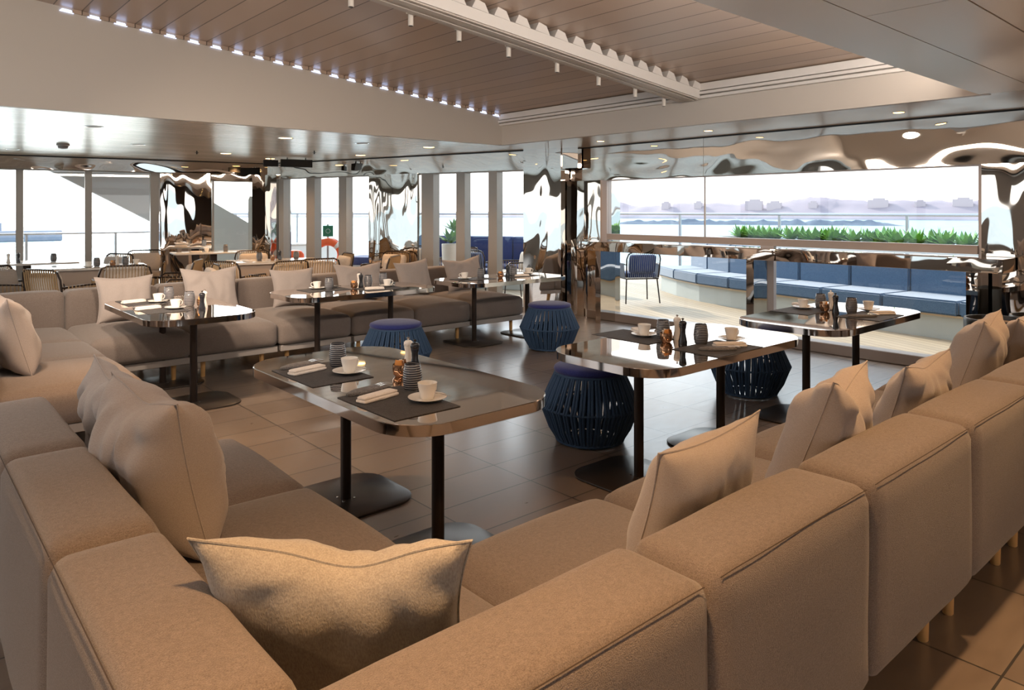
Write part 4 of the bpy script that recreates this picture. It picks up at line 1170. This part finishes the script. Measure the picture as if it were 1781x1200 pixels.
# glass balustrades with steel rail
def balustrade(label, pts, ztop, zglass, post=1.6):
    t = thing('glass_balustrade', label, 'balustrade', (pts[0][0], pts[0][1], 0), 0, 'glass balustrades round the deck')
    ox, oy = pts[0]
    g = MB(); g.tube([(p[0] - ox, p[1] - oy, ztop) for p in pts], 0.024, 8); g.build('handrail', 'rail_steel', t)
    g = MB()
    for a, b in zip(pts, pts[1:]): g.obox((a[0] - ox, a[1] - oy), (b[0] - ox, b[1] - oy), -0.006, 0.006, zglass, ztop - 0.06)
    g.build('glass_panel', 'glass_rail', t, 0)
    for a, b in zip(pts, pts[1:]):
        L = math.hypot(b[0] - a[0], b[1] - a[1]); n_ = max(1, round(L / post))
        for k in range(n_ + 1):
            x = a[0] + (b[0] - a[0]) * k / n_ - ox; y = a[1] + (b[1] - a[1]) * k / n_ - oy
            g = MB(); g.box(x - 0.02, x + 0.02, y - 0.02, y + 0.02, -0.02, ztop - 0.02); g.build('post', 'rail_steel', t, 0)
    return t
balustrade('glass balustrade behind the blue banquette and planter', [(12.1, -2.0), (12.1, 10.8)], 1.43, 0.3, 2.0)
balustrade('glass balustrade beyond the angled window wall', [(12.1, 10.8), (8.2, 17.9)], 1.42, 0.2, 1.5)
balustrade('glass balustrade beyond the left windows', [(5.2, 16.6), (-2.5, 16.9)], 1.045, 0.1, 1.6)
balustrade('glass balustrade beyond the far corner windows', [(8.2, 17.9), (5.0, 17.9)], 1.42, 0.2, 1.5)

# low pale bulwark with navy seating beyond the angled wall
t = thing('outdoor_bench', 'navy outdoor bench seen through the angled windows', 'bench', (8.9, 11.3, 0), R(-61), 'navy benches beyond the angled windows')
g = MB(); g.box(-2.2, 2.2, -0.35, 0.35, -0.02, 0.25, 0.01, 1); g.build('plinth', 'plinth', t, 0)
for k in range(3):
    g = MB(); g.box(-2.2 + 1.467 * k + .01, -2.2 + 1.467 * (k + 1) - .01, -0.35, 0.30, 0.25, 0.44, 0.03, 2); g.build('seat_cushion', 'outdoor_navy', t, 40)
    g = MB(); g.box(-2.2 + 1.467 * k + .01, -2.2 + 1.467 * (k + 1) - .01, 0.22, 0.40, 0.40, 0.98, 0.03, 2); g.build('back_cushion', 'outdoor_navy', t, 40)
t = thing('outdoor_bench', 'navy outdoor bench further left, beyond the life ring', 'bench', (8.7, 14.4, 0), R(-61), 'navy benches beyond the angled windows')
g = MB(); g.box(-0.8, 0.8, -0.35, 0.35, -0.02, 0.25, 0.01, 1); g.build('plinth', 'plinth', t, 0)
g = MB(); g.box(-0.8, 0.8, -0.35, 0.35, 0.25, 0.44, 0.03, 2); g.build('seat_cushion', 'outdoor_navy', t, 40)
t = thing('side_bulwark', 'low pale bulwark below the glass behind the life ring', 'bulwark', (6.5, 16.6, 0), R(0))
g = MB(); g.box(-2.2, 2.2, -0.08, 0.08, -0.02, 0.66, 0.02, 1); g.build('panel', 'planter', t, 0)
g = MB(); g.box(-2.2, 2.2, -0.11, 0.11, 0.66, 0.70, 0.01, 1); g.build('cap_rail', 'ring_band', t, 0)
chair('grey rope chair outside at the left end of the curved banquette', 9.35, 7.55, 60, 'blue', 1.0, 'outdoor rope chairs')
chair('outdoor grey rope chair beside the dark window post', 7.75, 9.7, 20, 'blue', 1.0, 'outdoor rope chairs')
chair('outdoor rope chair seen between the two right mullions of the angled wall', 8.0, 9.1, 160, 'out', 1.0, 'outdoor rope chairs')
chair('outdoor tan rope chair left of the middle mullion', 7.75, 10.4, -170, 'out', 1.0, 'outdoor rope chairs')
chair('outdoor dark rope chair beside the mirrored pillar', 8.3, 8.3, 80, 'out', 1.0, 'outdoor rope chairs')

# life ring and sign
t = thing('life_ring', 'orange life ring with pale bands hanging outside the corner windows', 'life ring', (7.35, 14.5, 0.0), R(-27))
g = MB(); rr0, rr1 = 0.285, 0.085
for band in range(8):
    pass
NS = 48
g.tube([(rr0 * math.cos(2 * PI * q / NS), 0, 0.53 + rr0 * math.sin(2 * PI * q / NS)) for q in range(NS)], rr1, 12, closed=True); g.build('ring_body', 'orange', t)
for k in range(4):
    g = MB(); a0 = PI / 4 + k * PI / 2 - 0.14
    g.tube([(rr0 * math.cos(a0 + .28 * q / 5), 0, 0.53 + rr0 * math.sin(a0 + .28 * q / 5)) for q in range(6)], rr1 + 0.004, 12); g.build('pale_band', 'ring_band', t)
g = MB(); g.tube([((rr0 + .11) * math.cos(2 * PI * q / NS), -0.01, 0.53 + (rr0 + .11 - 0.03 * abs(math.sin(4 * PI * q / NS))) * math.sin(2 * PI * q / NS)) for q in range(NS)], 0.008, 5, closed=True); g.build('grab_line', 'ring_band', t)
g = MB(); g.box(-0.02, 0.02, 0.09, 0.13, -0.02, 1.2); g.build('stand_post', 'rail_steel', t, 0)
t = thing('ring_sign', 'small green square sign with a white ring above the life ring', 'sign', (7.34, 14.47, 1.05), R(-27))
g = MB(); g.box(-0.11, 0.11, -0.006, 0.006, -0.12, 0.12); g.build('sign_plate', 'green', t, 0)
g = MB(); g.tube([(0.045 * math.cos(2 * PI * q / 24), -0.009, 0.045 * math.sin(2 * PI * q / 24)) for q in range(24)], 0.012, 6, closed=True, flat=(1, .3)); g.build('ring_symbol', 'sign_white', t)
t = thing('equipment_box', 'orange float box outside, left of the life ring', 'box', (6.75, 14.9, -0.02), R(-20))
g = MB(); g.puff(-0.2, 0.2, -0.12, 0.12, 0.35, 0.62, 0.06, 0.04, 0.02, 8, 4, 3); g.build('float', 'orange', t, 60)
g = MB(); g.box(-0.18, 0.18, -0.1, 0.1, 0.0, 0.36, 0.01, 1); g.build('stand', 'planter', t, 0)

# solid grey wedge standing in for a reflection in the left window glass
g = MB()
def outside_panel(y0, y1, prof):
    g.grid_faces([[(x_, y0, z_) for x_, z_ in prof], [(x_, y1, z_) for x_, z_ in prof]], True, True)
outside_panel(15.2, 15.35, [(1.5, 2.65), (4.5, 0.985), (4.5, 2.95), (1.5, 2.95)])
tag(g.build('bulkhead', 'grey_reflection', None, 0), 'slanting grey wedge outside the left windows, standing for a reflection in the glass', 'bulkhead')

g = MB(); outside_panel(15.7, 15.8, [(4.9, -0.02), (6.2, -0.02), (6.2, 1.15), (5.1, 1.80), (4.9, 1.80)])
tag(g.build('bulkhead', 'plinth', None, 0), 'pale grey green bulkhead panel outside the narrow window by the mirror columns', 'bulkhead')
# sea, land, pier
struct(MB().box(-3500, 5000, -3500, 6000, -13, -12).build('sea', 'sea', smooth=0))
def ridge(label, cx, cy, half, h, base, seed, depth, name='hill_ridge', m='hills', n=160, rough=1.0):
    """ridge seen across the water, perpendicular to the direction of (cx, cy)"""
    d = Vector((cx, cy)).normalized(); s = Vector((d.y, -d.x)); rows = []
    for j, (dep, hf) in enumerate(((-depth, 0.0), (-depth * .55, 0.45), (-depth * .2, 0.85), (0, 1.0), (depth, 0.0))):
        row = []
        for i in range(n + 1):
            u = -1 + 2 * i / n
            e = (noise.noise(Vector((u * 5, seed, j * .3))) * 0.32 + noise.noise(Vector((u * 17, seed, j * .7))) * 0.16 * rough + noise.noise(Vector((u * 60, seed, j))) * 0.07 * rough + 0.68)
            e *= min(1, (1 - abs(u)) * 5)
            p = Vector((cx, cy)) + s * (u * half) + d * dep
            row.append((p.x, p.y, -12 + base + max(0, e) * h * hf))
        rows.append(row)
    g = MB(); g.grid_faces(rows)
    return tag(g.build(name, m, None, 50), label, 'hill' if name == 'hill_ridge' else 'breakwater')
ridge('pale hazy coast with hills across the water, right of the pillar', 1150, 380, 620, 40, 0, 1.7, 90)
ridge('hazy coast across the water beyond the middle windows', 950, 1050, 700, 16, 0, 5.3, 90)
ridge('grey stone breakwater in the water beyond the right window', 610, 360, 130, 6.0, 0, 8.1, 8, 'stone_breakwater', 'stone', 80, 2.5)
rnd = random.Random(4)
for k in range(14):
    u = -380 + 760 * k / 13 + rnd.uniform(-20, 20)
    d = Vector((1150, 380)).normalized(); s = Vector((d.y, -d.x)); p = Vector((1120, 372)) + s * u
    w_ = rnd.uniform(10, 30); h_ = rnd.uniform(12, 18)
    g = MB(); g.box(-w_ / 2, w_ / 2, -6, 6, 0, h_)
    g.box(-w_ / 4, w_ / 3, -4, 4, h_, h_ + 2.5)
    tag(g.build('coast_building', 'building', None, 0, loc=(p.x, p.y, -12 + 12), rotz=math.atan2(s.y, s.x)), 'tiny pale building on the hazy coast across the water', 'building', 'buildings on the far coast')
t = thing('harbour_pier', 'long low harbour pier on the water beyond the left windows', 'pier', (20, 390, -12), R(-4))
g = MB(); g.box(-260, 42, -12, 12, 0, 4.6, 0.3, 1); g.build('quay', 'pier', t, 0)
g = MB(); g.box(-30, 20, -6, 6, 4.6, 8.0); g.box(-140, -60, -8, 8, 4.6, 13.0); g.build('shed', 'pier', t, 0)
